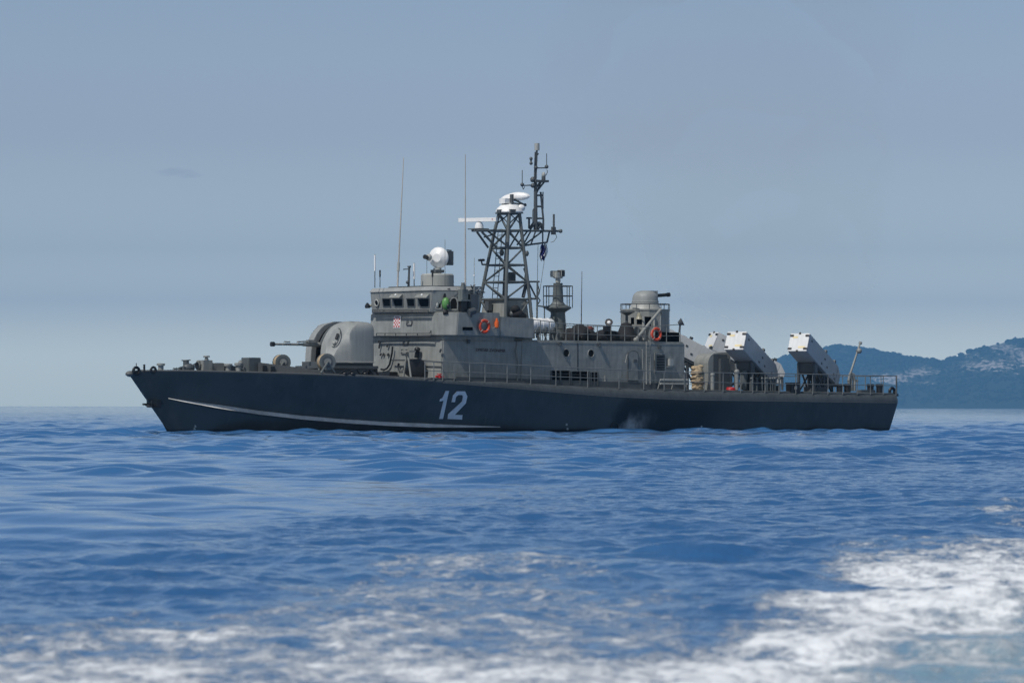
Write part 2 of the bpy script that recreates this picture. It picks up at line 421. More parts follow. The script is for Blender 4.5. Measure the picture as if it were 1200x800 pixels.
# ---- wheelhouse (lower front block, middle block with wings, window band, roof)
def pl3(pts, z): return [(x, y, z) for x, y in pts]
def sym(pts):  # port half outline front->aft ; mirrored
    return pts + [(x, -y) for x, y in pts[::-1]]
c_mid = 2.70; xm = XZ(514, 380, c_mid)[0]
xf = xm-.10
c_low = T(500, 420, xf)[1]; x_lc = XZ(519, 420, 2.86)[0]
AFT = 13.9
low = MB()
low.frustum(pl3(sym([(xf+.16, c_low+.02), (x_lc+.14, 2.88), (AFT, 2.88)]), 2.0), pl3(sym([(xf, c_low), (x_lc, 2.88), (AFT, 2.88)]), 4.40))
low.frustum(pl3(sym([(xf-.004, c_low-.004), (x_lc-.01, 2.87), (24.6, 2.87)]), 4.37), pl3(sym([(xf-.02, c_low-.01), (x_lc-.02, 2.87), (24.6, 2.87)]), 4.75))
dh = low.build('deckhouse', M_GREY, boat, smooth=25, bevel=.05)
rf = MB(); rf.plan(sym([(24.2, 2.895), (18, 2.895), (AFT-.02, 2.895)]), 4.22, 4.46)
z_r = 4.46
rf.build('roof_edge', M_GREY, dh, bevel=.10)
c_mid = 2.70; xm = XZ(514, 380, c_mid)[0]; x_mc = XZ(537, 380, 3.42)[0]; xma = XZ(626, 396, 3.42)[0]
zt = XZ(520, 365.5, 3)[1]; zb0 = XZ(506, 393, 2.5)[1]; zb1 = XZ(625, 396.5, 3.42)[1]
mid = MB()
zs2 = XZ(563, 372, 3.42)[1]
mo = sym([(xm+.04, c_mid), (x_mc-.02, 3.42), (25.95, 3.42)])
mid.frustum(pl3(sym([(xm+.12, c_mid-.03), (x_mc+.1, 3.42), (25.95, 3.42)]), zb0), pl3(mo, zt))
mid.frustum([(25.94, 3.42, zb0), (xma, 3.42, zb1), (xma, -3.42, zb1), (25.94, -3.42, zb0)], [(25.94, 3.42, zs2+.06), (xma, 3.42, zs2), (xma, -3.42, zs2), (25.94, -3.42, zs2+.06)])
wh = mid.build('wheelhouse', M_GREY, boat, smooth=25, bevel=.03)
# window band
xb = 29.30; zB0 = zt; zB1 = XZ(500, 340.5, 2.4)[1]; zR = XZ(500, 335.6, 2.4)[1]
cb = T(504.5, 365, xb)[1]; cbt = T(507.5, 341, xb+.16)[1]; xc_b = XZ(537.5, 365, 3.2)[0]; xc_t = XZ(541, 341, 3.2)[0]; xba = XZ(562, 350, 3.2)[0]
band = MB(); cl = -T(436, 364, xb)[1]; clt = -T(434, 341, xb+.16)[1]
lowp = [(xb, cb), (xc_b, 3.2), (xba, 3.2), (xba, -3.2), (xc_b, -3.2), (xb, -cl)]
upp = [(xb+.16, cbt), (xc_t+.05, 3.22), (xba, 3.22), (xba, -3.22), (xc_t+.05, -3.22), (xb+.16, -clt)]
band.frustum(pl3(lowp, zB0), pl3(upp, zB1))
wb = band.build('window_wall', M_GREY, wh, smooth=20, bevel=.02)
roof = MB(); ro = [(x+(.06 if x > 28 else -.02), y*1.012) for x, y in upp]
ri = [(x-.12 if x > 28 else x+.1, y*.96) for x, y in ro]
roof.frustum(pl3(ro, zB1), pl3(ri, zR)); roof.build('roof', M_ROOF, wh, smooth=20, bevel=.02)
coam = MB(); coam.plan([(26.0, 2.0), (28.6, 2.0), (29.0, 1.4), (29.0, -1.4), (28.6, -2.0), (26.0, -2.0)], zR, zR+.07); coam.build('roof_plinth', M_DGREY, wh)
# windows on the front
def front_pt(px, py, push=0.0):
    # point on the leaning front wall
    x = xb
    for _ in range(6):
        q = T(px, py, x); t = (q[2]-zB0)/(zB1-zB0); x = xb+.16*t
    return (x+push, q[1], q[2])
def pane(name, quad, mat=M_GLASS, frame=M_DGREY, parent=wh, fwdv=(1, 0, 0), th=.03):
    mb = MB(); f = Vector(fwdv); q = [Vector(a) for a in quad]; c = sum(q, Vector())/4
    mb.frustum([a-f*.03 for a in q], [a+f*.012 for a in q]); mb.cm = 1
    for i in range(len(q)):
        a, b_ = q[i], q[(i+1) % len(q)]
        ao = a+(a-c).normalized()*.07; bo = b_+(b_-c).normalized()*.07
        mb.frustum([a-f*.02, b_-f*.02, bo-f*.02, ao-f*.02], [a+f*.03, b_+f*.03, bo+f*.03, ao+f*.03])
    return mb.build(name, [mat, frame], parent, smooth=0)
def z3(a, b_): return (420+a/6.667, 280+b_/6.667)
for quad in ([(192, 468), (250, 468), (252, 524), (200, 524)], [(274, 470), (346, 470), (346, 524), (290, 524)], [(382, 468), (438, 468), (440, 524), (390, 524)], [(474, 470), (552, 470), (550, 528), (488, 528)]):
    pane('window', [front_pt(*z3(a, b_)) for a, b_ in quad])
q = front_pt(*z3(147, 500)); rg = MB(); rg.lathe([(.19, -.03), (.19, .03), (.14, .035)], q, (1, 0, -.1), 18); rg.cm = 1; rg.torus((q[0]+.03, q[1], q[2]), (1, 0, -.1), .15, .035, 18, 8)
rg.build('porthole', [M_GLASS, M_LGREY], wh)
for (a0, b0, a1, b1) in ((262, 432, 346, 462), (462, 432, 556, 462)):   # raised shutters above two windows
    q0 = front_pt(*z3(a0, b0)); q1 = front_pt(*z3(a1, b0)); q2 = front_pt(*z3(a1, b1+6)); q3 = front_pt(*z3(a0, b1+6))
    mb = MB(); mb.frustum([q0, q1, q2, q3], [(q0[0]+.03, q0[1], q0[2]), (q1[0]+.03, q1[1], q1[2]), (q2[0]+.22, q2[1], q2[2]+.05), (q3[0]+.22, q3[1], q3[2]+.05)])
    mb.cm = 1; cc = front_pt(*z3((a0+a1)/2, b0+6)); mb.ball((cc[0]+.1, cc[1], cc[2]), .06)
    mb.build('window_shutter', [M_GREY, M_WHITE], wh, smooth=0)
hr = MB()
hr.path([front_pt(*z3(120, 556), .1), front_pt(*z3(560, 556), .1)], .025, 6); hr.path([front_pt(*z3(125, 572), .1), front_pt(*z3(560, 572), .1)], .035, 6)
for a in (122, 212, 322, 432, 558): hr.tube(front_pt(*z3(a, 556), .1), front_pt(*z3(a, 576), .1), .02, 6)
hr.build('handrail', M_SEAM, wh)
# chamfer face of the window wall: dark arched opening, green lamp
pa = Vector((xb, cb, zB0)); pb = Vector((xc_b, 3.2, zB0)); chn = Vector(((pb-pa).y, -(pb-pa).x, 0)); chn.normalize(); chd = (pb-pa).normalized()
if chn.x < 0: chn = -chn
def cham(px, py, push=0.0):
    r = ray(px, py); d = np.stack([hv, pv, kv], 1); best = None
    # intersect the vertical plane through pa/pb
    n_w = d @ np.array(chn); p_w = O + d @ np.array(pa); t = ((p_w-C) @ n_w)/(r @ n_w); wpt = C+t*r-O
    q = Vector((float(wpt @ hv), float(wpt @ pv), float(wpt @ kv))); return q+chn*push
for pts in ([(716, 552), (716, 490), (728, 466), (748, 458), (768, 470), (776, 500), (774, 552)], [(606, 545), (606, 492), (622, 472), (646, 470), (650, 545)]):
    mb = MB(); qs = [cham(*z3(a, b_)) for a, b_ in pts]
    mb.frustum([q_-chn*.02 for q_ in qs], [q_+chn*.035 for q_ in qs]); mb.cm = 1
    for a, b_ in zip(qs, qs[1:]+qs[:1]): mb.tube(a+chn*.04, b_+chn*.04, .03, 6)
    mb.build('window', [M_GLASS, M_GREY], wh, smooth=0)
gl = MB(); q = cham(*z3(684, 505), .12)
gl.ball(q, .19, .19, .30, 16, 10); gl.mat(1).ball(q+chn*.13+Vector((-.1, .06, -.12)), .09, .09, .11)
gl.mat(2).tube(cham(*z3(674, 395), .1), cham(*z3(674, 460), .1), .07, 8); gl.tube(cham(*z3(674, 400), .1), cham(*z3(718, 388), .2), .025, 6); gl.tube(q+Vector((0, 0, -.38)), q+Vector((0, 0, -.5))+chn*.12, .13, 10)
gl.build('signal_lamp', [M_GREEN, M_BLACK, M_BLACK], boat)
dk = MB(); q = cham(*z3(618, 512), .06); dk.ball(q, .07, .07, .16); dk.build('window_lamp', M_LGREY, wh)
# coat of arms: red and white chequered shield with crown
def mid_front(px, py, push=0.0): q = T(px, py, xm+.08); return (q[0]+push, q[1], q[2])
ca = MB(); a0, b0 = 462.8, 372.8; cw, ch = 6.8/5, 10.6/5
qa = [mid_front(a0-.6, b0-2.6, .0), mid_front(a0+7.6, b0-2.6), mid_front(a0+6.6, b0+11.6), mid_front(a0-1.4, b0+11.6)]
ca.frustum(qa, [(x+.03, y, z) for x, y, z in qa])
for i in range(5):
    for j in range(5):
        ca.cm = 1 if (i+j) % 2 == 0 else 0
        sk = -(j)*.16
        q4 = [mid_front(a0+i*cw+sk, b0+j*ch, .034), mid_front(a0+(i+1)*cw+sk, b0+j*ch, .034), mid_front(a0+(i+1)*cw+sk-.16, b0+(j+1)*ch, .034), mid_front(a0+i*cw+sk-.16, b0+(j+1)*ch, .034)]
        ca.frustum(q4, [(x+.012, y, z) for x, y, z in q4])
for i in range(5):
    ca.cm = 2 if i in (0, 2, 4) else 1
    q4 = [mid_front(a0+.5+i*1.2, b0-1.9, .034), mid_front(a0+1.5+i*1.2, b0-1.9, .034), mid_front(a0+1.35+i*1.2, b0-.5, .034), mid_front(a0+.5+i*1.2, b0-.5, .034)]
    ca.frustum(q4, [(x+.012, y, z) for x, y, z in q4])
ca.build('coat_of_arms', [M_WHITE, paint('shield_red', (0.55, 0.03, 0.03), .5, .02, .02), paint('crest_blue', (.16, .22, .4), .5, .02, .02)], wh, smooth=0, one=True)
# foot recesses on the front
def z1(a, b_): return (430+a/10, 370+b_/10)
for (a, b_, c_, d_, pl) in ((475, 62, 535, 108, xm+.09), (432, 292, 490, 340, xf+.02), (412, 395, 475, 442, xf+.06), (380, 592, 438, 640, xf+.13)):
    mb = MB(); q4 = [T(*z1(*k), pl) for k in ((a, b_), (a-6, d_), (c_-10, d_), (c_, b_))]
    q4 = [Vector(k)+Vector((.03, 0, 0)) for k in q4]
    mb.path(q4, .022, 6); mb.tube(q4[3], q4[3]+Vector((0, -.12, 0)), .022, 6); mb.tube(q4[0], q4[0]+Vector((0, .12, 0)), .022, 6); mb.build('foothold', M_SEAM, wh)
gr = MB(); g0 = [T(*z1(a, b_), xm+.25) for a, b_ in ((112, 205), (735, 205), (752, 170))]; gr.path(g0, .018, 6)
g1 = [T(*z1(a, b_), xm+.2) for a, b_ in ((112, 237), (752, 240))]; gr.path(g1, .035, 6)
for a in (112, 212, 338, 462, 592, 752): gr.tube(T(*z1(a, 172 if a == 752 else 203), xm+.25), T(*z1(a, 240), xm+.2), .02, 6)
gr.build('front_step_rail', M_SEAM, wh)
# gear on the lower front: hose, black lockers and pipe
hs_ = MB()
hs_.path([T(*z1(a, b_), xf+.2) for a, b_ in ((300, 360), (295, 430), (278, 510), (265, 570), (235, 615), (200, 632), (165, 625))], .045, 8); hs_.build('fire_hose', M_BLACK, dh)
bp = MB(); q = T(*z1(585, 450), xf+.2)
bp.tube(T(*z1(592, 395), xf+.2), T(*z1(580, 490), xf+.2), .11, 10); bp.ball(T(*z1(590, 393), xf+.28), .15, .15, .12)
bp.build('ventilator_pipe', M_BLACK, dh)
dr = MB(); c0 = T(*z1(560, 610), xf+.55); dr.lathe([(.38, -.42), (.44, -.4), (.44, .4), (.38, .42)], c0, (0.3, 1, 0), 20)
dr.mat(1).tube((c0[0]+.5, c0[1]-.3, c0[2]-.8), (c0[0]+.5, c0[1]+.05, c0[2]+.75), .05); dr.tube((c0[0]+.5, c0[1]+.45, c0[2]-.8), (c0[0]+.5, c0[1]+.1, c0[2]+.75), .05)
dr.box(c0[0]+.3, c0[0]+.7, c0[1]-.25, c0[1]+.5, c0[2]+.75, c0[2]+.82)
dr.build('hose_drum', [M_BLACK, M_GREY], boat)
for (a, b_, c_, d_) in ((135, 300, 160, 380), (118, 292, 158, 312), (350, 555, 382, 605), (855, 390, 868, 425), (232, 330, 248, 362), (150, 440, 172, 462), (180, 438, 205, 465), (235, 440, 258, 465)):
    mb = MB(); mb.tube(T(*z1((a+c_)/2+6, b_), xf+.12), T(*z1((a+c_)/2-6, d_), xf+.12), .05, 6); mb.build('wall_bracket', M_SEAM, dh)
pp = MB(); pp.path([T(*z1(a, b_), xf+.3) for a, b_ in ((290, 518), (520, 520), (640, 522))]+[P(*z1(880, 545), 3.1)], .035, 6); pp.build('grab_rail', M_SEAM, dh)
bx = MB(); q = T(*z1(240, 660), xf+.4); bx.box(q[0]-.2, q[0]+.3, q[1]-.9, q[1]+.6, q[2]-.3, q[2]+.02); bx.box(q[0]-.1, q[0]+.2, q[1]-1.3, q[1]-.9, q[2]-.3, q[2]+.2); bx.build('deck_locker', M_BLACK, boat, bevel=.03)
# ship's name on the shaded side wall (dark red letters)
def text_part(body, size, loc, rot, mat, parent, name, ext=.004):
    cu_ = bpy.data.curves.new(name, 'FONT'); cu_.body = body; cu_.size = size; cu_.extrude = ext; cu_.align_x = 'CENTER'; cu_.align_y = 'CENTER'
    o = bpy.data.objects.new(name, cu_); COL.objects.link(o)
    dg = bpy.context.evaluated_depsgraph_get(); me = bpy.data.meshes.new_from_object(o.evaluated_get(dg)); bpy.data.objects.remove(o)
    me.materials.clear(); me.materials.append(mat)
    o = bpy.data.objects.new(name, me); COL.objects.link(o); o.parent = parent; o.matrix_local = Matrix.Translation(loc) @ rot
    return o
def wall_rot(ux, uz=(0, 0, 1)):   # text lies in the plane spanned by ux and z
    a = Vector(ux).normalized(); b_ = Vector(uz).normalized(); c_ = a.cross(b_); m_ = Matrix.Identity(4)
    for i in range(3): m_[i][0] = a[i]; m_[i][1] = b_[i]; m_[i][2] = c_[i]
    return m_
q = P(575, 410.5, 2.90); text_part('DMITAR ZVONIMIR', .21, (q[0], q[1]+.006, q[2]), wall_rot((-1, 0, -.04)), M_NAME, dh, 'ship_name')
# black slot sign on the wing
sg = MB(); a, b_ = P(532.3, 383, 3.43), P(553.5, 387, 3.43)
sg.box(b_[0], a[0]-.5, 3.40, 3.46, b_[2], a[2]); sg.build('black_name_board', M_VOID, wh, smooth=0)

# ---- side of the deckhouse (wall plane y = 2.9)
Yw = 2.88
def W(px, py): return P(px, py, Yw)
for px, py in ((663.5, 413.5), (692.5, 414)):
    c = W(px, py); mb = MB(); mb.lathe([(.20, -.03), (.20, .008), (.15, .01)], c, (0, 1, 0), 20); mb.mat(1).torus((c[0], c[1]+.006, c[2]), (0, 1, 0), .19, .02, 20, 6)
    mb.build('porthole', [M_GLASS, M_GREY], dh)
d0 = W(735.5, 411); d1 = W(747, 446)
door = MB(); xa, xb_ = d1[0], d0[0]; rad = (xb_-xa)/2; prof = [(xa, d1[2]), (xb_, d1[2])]
for i in range(9):
    t = math.pi*i/8; prof.append(((xa+xb_)/2+rad*math.cos(t)*1.0, d0[2]-rad*.6+rad*.6*math.sin(t)))
door.frustum([(x, Yw-.02, z) for x, z in prof], [(x, Yw+.06, z) for x, z in prof]); dobj = door.build('door', M_GREY, dh, smooth=25, bevel=.02)
mb = MB(); pr3 = [(x, Yw+.03, z) for x, z in prof]; mb.path(pr3+[pr3[0]], .03, 6); mb.box(xa+.1, xa+.3, Yw+.05, Yw+.1, d1[2]+.9, d1[2]+1.05); mb.build('door_frame', M_DGREY, dobj) if False else mb.build('door_frame', M_DGREY, dh)
lv = MB(); a, b_ = W(766.8, 413.5), W(779, 437)
lv.box(b_[0], a[0], Yw-.02, Yw+.10, b_[2], a[2]); lv.cm = 1
nS = 10
for i in range(nS):
    z = b_[2]+.12+(a[2]-b_[2]-.2)*(i+.5)/nS; lv.box(b_[0]+.1, a[0]-.06, Yw+.09, Yw+.115, z-.022, z+.022)
lv.build('louvre_panel', [M_GREY, M_VOID], dh, smooth=0)
lb = MB(); a, b_ = W(781.5, 420.5), W(786.5, 429); lb.box(b_[0], a[0], Yw, Yw+.22, b_[2], a[2]); lb.mat(1).box(b_[0]+.05, a[0]+.12, Yw, Yw+.18, b_[2]-.06, b_[2]-.005); lb.build('wall_lamp', [M_LGREY, M_BLACK], dh, bevel=.03)
lad = MB()
for px in (757.5, 762): lad.tube(P(px, 450, 3.15), P(px, 400, 3.05), .03, 6)
for i in range(11): py = 404+i*4.3; lad.tube(P(757.5, py, 3.1), P(762, py, 3.1), .018, 6)
lad.tube(P(753, 409, 3.05), P(753, 432, 3.05), .025, 6); lad.tube(P(752, 410, 2.9), P(754, 410, 3.05), .02, 6)
lad.build('ladder', M_GREY, dh)
sm = MB()
a, b_ = W(677, 401), W(677, 433); sm.box(a[0]-.03, a[0]+.03, Yw-.01, Yw+.012, b_[2], a[2]); sm.build('expansion_joint', M_SEAM, dh, smooth=0)
gv = MB()
for (p0, p1, q0, q1) in ((645.5, 667, 434, 450.5), (669, 690, 435, 451), (692, 700, 436, 451.5)):
    a, b_ = W(p0, q0), W(p1, q1); gv.cm = 0; gv.box(b_[0], a[0], Yw-.03, Yw+.02, b_[2], a[2]); gv.cm = 1
    for f_ in (.28, .52, .76): gv.box(b_[0], a[0], Yw+.02, Yw+.04, b_[2]+(a[2]-b_[2])*f_-.01, b_[2]+(a[2]-b_[2])*f_+.01)
    for f_ in (0, .5, 1): x = b_[0]+(a[0]-b_[0])*f_; gv.box(x-.03, x+.03, Yw+.02, Yw+.06, b_[2], a[2])
gv.build('air_intake_grille', [M_VOID, M_DGREY], dh, smooth=0)
# small brackets under the roof that throw long shadows, and a pipe
for px, py in ((655.5, 402), (701.5, 403), (772, 406), (548, 399)):
    q = W(px, py); mb = MB(); mb.box(q[0]-.09, q[0]+.09, Yw, Yw+.14, q[2]-.06, q[2]+.05); mb.tube((q[0], Yw+.08, q[2]-.02), (q[0], Yw+.08, q[2]-.14), .08, 10); mb.build('floodlight', M_DGREY, dh, bevel=.02)
pi = MB(); pi.path([W(606, 400), P(605, 412, Yw+.08), P(608, 425, Yw+.08), P(606, 446, Yw+.08)], .035, 6); pi.path([W(612, 400), P(611, 446, Yw+.05)], .025, 6)
pi.path([W(709, 440), W(709, 449)], .03); pi.path([P(735, 415, Yw+.1), P(733, 425, Yw+.1)], .03)
pi.build('wall_pipe', M_GREY, dh)
bn = MB(); a = P(770, 445, 3.0); b_ = P(802, 452, 3.0)
for z in (a[2], (a[2]+b_[2])/2-.05): bn.tube((a[0], 3.25, z), (b_[0], 3.25, z), .045, 8)
for x in (a[0], (a[0]+b_[0])/2, b_[0]): bn.tube((x, 3.25, a[2]), (x, 3.05, b_[2]-.2), .03, 6)
bn.build('storage_rack', M_LGREY, boat)
# kick skirting: darker painted strip at the foot of the wall
sk = MB(); a, b_ = W(530, 444), W(800, 452)
sk.frustum([(28.2, Yw+.01, 2.0), (AFT+.03, Yw+.01, 2.0), (AFT+.03, Yw+.04, 2.0), (28.2, Yw+.04, 2.0)], [(28.2, Yw+.0, 2.66), (AFT+.03, Yw+.0, 2.38), (AFT+.03, Yw+.03, 2.38), (28.2, Yw+.03, 2.66)])
sk.build('skirting', M_DGREY, dh, smooth=0)

# ---- gun turret
gt = MB()
zT0 = XZ(400, 429, 1)[1]
PYS = [425.5, 418, 410, 403, 397, 391, 387, 384, 381, 379, 377.5, 376.6]
FRT = [375, 375.2, 375.7, 376.6, 379, 382, 384.7, 387.3, 391, 395, 400, 406]      # front profile of the port half at its inner edge
CRS = [385.5, 389, 393.5, 397.5, 401, 404.6, 407, 409.4, 413, 416.5, 421, 426]      # its outer front crease
x_fl = XZ(412.7, 405, 1.4)[0]; x_re = XZ(440, 405, 1.4)[0]
def shield_rows(side):
    rows_ = []
    for k, py in enumerate(PYS):
        u = max(0, (k-6)/5); rnd = 1-(1-u*u)**.5 if u < 1 else 1
        xi, z = XZ(FRT[k], py, .35); wd = 1.4-.62*rnd; rx = x_re+.42*rnd
        if side > 0: xc = XZ(CRS[k], py, 1.06)[0]; yc = 1.06-.32*rnd; yi = .35
        else: xc = xi-.12-.35*rnd; yc = 1.02-.3*rnd; yi = .40
        xf_ = min(x_fl, xc-.12); xc = max(xc, rx+.6); xf_ = max(xf_, rx+.3); xi = max(xi, xc+.03)
        rows_.append([(xi, side*yi, z), (xi-(xi-xc)*.12, side*(yi+.5*(yc-yi)), z), (xc+.06, side*(yc-.07), z), (xc-.05, side*(yc+.04), z), (xf_+.1, side*(wd-.05), z), (xf_-.1, side*wd, z), (rx+.14, side*wd, z), (rx, side*(wd-.14), z), (rx, side*yi, z)])
    return rows_
for sd_ in (1, -1):
    rw = shield_rows(sd_); gt.grid(rw, close=True); k = len(rw[0]); base = len(gt.v)-len(rw)*k
    gt.f.append([base+i for i in range(k)]); gt.m.append(0); gt.f.append([base+(len(rw)-1)*k+i for i in range(k)]); gt.m.append(0)
turret = gt.build('gun_turret', M_TURR, boat, smooth=27, one=True, bevel=.035)
def slot_body(y0, y1, inset, pys=PYS, n0=0):
    mb = MB(); lo_ = []
    prof = []
    for k, py in enumerate(pys[n0:]):
        x, z = XZ(FRT[k+n0], py, .35); prof.append((x-inset, z-inset*.35))
    prof += [(x_re+.3, prof[-1][1]), (x_re+.02, prof[-1][1]-.3), (x_re+.02, prof[0][1])]
    mb.frustum([(x, y0, z) for x, z in prof], [(x, y1, z) for x, z in prof]); return mb
slot_body(-.40, .35, .26).build('shield_slot', M_VOID, turret, smooth=40)
slot_body(-.02, .13, .12, n0=3).build('slot_cover', M_MAST, turret, smooth=40)
slot_body(.14, .345, .20, n0=3).build('slot_cover', M_DGREY, turret, smooth=40)
tb = MB(); tb.plan(sym([(34.5, .9), (33.2, 1.2), (31.85, 1.2)]), 2.45, zT0+.22); tb.mat(0).plan(sym([(34.7, 1.15), (33.2, 1.42), (31.7, 1.42)]), zT0-.10, zT0+.02); tb.build('turret_base', M_DGREY, turret, smooth=25)
ln = MB(); 
ln.path([(XZ(386, 424.6, 1.06)[0]-.05, 1.08, zT0+.2), (x_fl, 1.42, zT0+.2), (x_re, 1.42, zT0+.2)], .02, 6); ln.build('shield_rim', M_LGREY, turret)
zb = XZ(350, 403.5, -.1)[1]; mz = XZ(321, 403, -.1)[0]
ba = MB(); ba.tube((33.9, -.1, zb), (35.0, -.1, zb), .12, 14, .085); ba.tube((35.0, -.1, zb), (mz, -.1, zb), .062, 12, .052); ba.mat(1).tube((mz, -.1, zb), (mz+.16, -.1, zb), .115, 12)
ba.mat(0).tube((34.4, -.02, zb+.17), (mz-1.3, -.06, zb+.12), .035, 8); ba.tube((mz-.9, -.06, zb+.12), (mz-.55, -.06, zb+.12), .03, 8); ba.box(34.3, 34.8, -.16, .06, zb+.08, zb+.22)
ba.build('gun_barrel', [M_GREY, M_BLACK], turret)
# sighting hatch on the port half
def on_shield(px, py):   # front-slope point near y ~ .55
    for y in (.5,): return P(px, py, y)
hc = MB(); a = Vector(P(398, 387, .77)); b_ = Vector(P(391.5, 406, .90)); nrm = Vector((.8, .25, .45)).normalized()
a += nrm*.10; b_ += nrm*.06
dv = (b_-a); side = nrm.cross(dv).normalized()
ringp = []
for i in range(20):
    t = 2*math.pi*i/20; ringp.append((a+b_)/2+dv*.56*math.sin(t)+side*.20*math.cos(t))
hc.path(ringp+[ringp[0]], .022, 6); hc.mat(1).frustum([(a+b_)/2+dv*.12*sx_+side*.11*sy_-dv*.05 for sx_, sy_ in ((-1.6, -1), (1.2, -1), (1.2, 1), (-1.6, 1))], [(a+b_)/2+dv*.12*sx_+side*.11*sy_+nrm*.03-dv*.05 for sx_, sy_ in ((-1.6, -1), (1.2, -1), (1.2, 1), (-1.6, 1))])
hc.mat(2).ball((a+b_)/2+dv*.33, .10)
hc.build('sight_port', [M_MAST, M_BLACK, M_LGREY], turret)

# ---- foredeck fittings
def rope_reel(px, py, y, r):
    x, z = XZ(px, py, y); mb = MB()
    mb.lathe([(r*.9, -.24), (r, -.18), (r, .18), (r*.9, .24)], (x, y, z), (.35, 1, 0), 24)
    mb.cm = 1
    for q in (-.26, .26): mb.lathe([(r*1.03, -.025), (r*1.03, .025)], (x+q*.33, y+q*.94, z), (.35, 1, 0), 24)
    mb.cm = 2; mb.lathe([(r*.72, -.29), (r*.72, .29)], (x, y, z), (.35, 1, 0), 20); mb.cm = 3; mb.lathe([(r*.5, -.31), (r*.45, .31)], (x, y, z), (.35, 1, 0), 20); mb.cm = 1
    for q in (-.34, .34):
        for s_ in (-.4, .4): mb.tube((x+q*.33, y+q*.94, z), (x+q*.33+s_, y+q*.94, z-r*1.35), .05, 8)
    mb.build('rope_reel', [M_TAN, M_TOWER, M_DGREY, M_GREY], boat)
rope_reel(330, 424.5, 1.3, .36); rope_reel(382, 424, 2.6, .38)
def bollard(px, py_b, py_t, y, r=.16, mat=M_GREY):
    for _ in range(5): x = XZ(px, py_b, y)[0]; y = .7*smoothi(GX, GY, x)
    x, z0 = XZ(px, py_b, y); z1_ = XZ(px, py_t, y)[1]; mb = MB(); hgt = z1_-z0
    mb.lathe([(r*.8, -.25), (r*.8, hgt*.6), (r*1.25, hgt*.66), (r*1.25, hgt*.94), (r*1.0, hgt)], (x, y, z0), (0, 0, 1), 16)
    mb.build('bollard', mat, boat)
bollard(188.5, 433, 425.5, .75); bollard(267.5, 434, 426, 2.3); bollard(279.5, 434, 425, 2.3)
fl = MB(); q = P(159, 435, .2)
fl.torus((q[0], 0.25, q[2]+.02), (0, 1, 0), .16, .07, 16, 8); fl.tube((q[0], .25, q[2]+.1), (q[0], .25, q[2]+.38), .02, 6); fl.build('bow_fairlead', M_BLACK, boat)
mb = MB(); q = P(179, 434, .7); mb.torus((q[0], .75, q[2]+.02), (0, 1, 0), .13, .06, 14, 8); q = P(169, 434, .5); mb.tube((q[0], .5, q[2]-.1), (q[0], .5, q[2]+.28), .05); mb.build('mooring_fairlead', M_BLACK, boat)
cz = P(218, 434, .6); ci = MB()
ci.box(cz[0]-.25, cz[0]+.25, .45, .8, cz[2]-.2, cz[2]+.18); ci.tube((cz[0], .6, cz[2]), (cz[0], .6, cz[2]+.45), .14, 12); ci.tube((cz[0]-.25, .6, cz[2]+.48), (cz[0]+.25, .6, cz[2]+.46), .025, 6); ci.ball((cz[0]-.1, .65, cz[2]+.12), .32, .25, .22)
ci.build('chain_stopper', M_DGREY, boat)
ch_ = MB(); a = Vector(P(203, 432.5, .6)); b_ = Vector(P(236, 423.5, .6)); nL = 22
for i in range(nL):
    q = a.lerp(b_, (i+.5)/nL); q.z -= .08*math.sin(math.pi*i/nL); d = (b_-a).normalized(); sd = Vector((0, 1, 0)) if i % 2 else Vector((0, .3, 1))
    ch_.torus(q, d.cross(sd), .05, .018, 8, 5)
ch_.build('anchor_chain', M_BLACK, boat)
wn = MB(); a = P(237, 434, .8); b_ = P(248, 422, .8)
wn.box(b_[0], a[0], .3, .9, a[2]-.2, b_[2]); wn.mat(0).box(b_[0]-.75, b_[0]+.01, .2, .75, a[2]-.2, b_[2]-.12); wn.tube(P(242, 422, .6), P(242, 418.5, .6), .11, 12, .07); wn.tube(P(242, 418.6, .6), P(242, 416.7, .6), .16, 12)
wn.mat(1).tube((a[0]-.02, .55, b_[2]-.25), (a[0]+.13, .55, b_[2]-.25), .2, 14); wn.mat(2).box(b_[0]-.9, a[0]+.35, .1, 1.0, a[2]-.2, a[2]-.0)
wn.build('anchor_windlass', [M_GREY, M_BLACK, M_STEEL], boat, bevel=.02)
sk2 = MB(); a = P(289, 434, 1.2); b_ = P(303, 419, 1.2)
sk2.box(b_[0], a[0], .75, 1.4, a[2]-.2, b_[2]); sk2.mat(1).ball((a[0]+.28, 1.1, (a[2]+b_[2])/2-.05), .14, .14, .24); sk2.tube((a[0]+.1, 1.2, a[2]), (a[0]+.6, 1.2, a[2]+.08), .06)
sk2.build('hatch_box', [M_MAST, M_GREY], boat, bevel=.02)
# breakwater sloping down aft of the hatch
bw = MB()
l0 = [P(302.5, 424.5, 1.6), P(390, 435.5, 2.9)]; l1 = [P(302.5, 438, 1.6), P(390, 440, 2.9)]
bw.frustum([l0[0], l0[1], l1[1], l1[0]], [(x-.06, y-.03, z) for x, y, z in (l0[0], l0[1], l1[1], l1[0])])
bw.mat(0).frustum([(x, -y, z) for x, y, z in (l0[0], l0[1], l1[1], l1[0])], [(x-.06, -y+.03, z) for x, y, z in (l0[0], l0[1], l1[1], l1[0])])
bw.mat(1)
for px in (311.5, 321): q0 = P(px-1.6, itp([302, 390], [425.5, 436], px)+1.5, itp([302.5, 390], [1.6, 2.9], px)+.03); bw.box(q0[0]-.11, q0[0]+.09, q0[1]-.02, q0[1]+.04, q0[2]-.34, q0[2])
bw.build('breakwater', [M_STEEL, M_BLACK], boat, smooth=0)
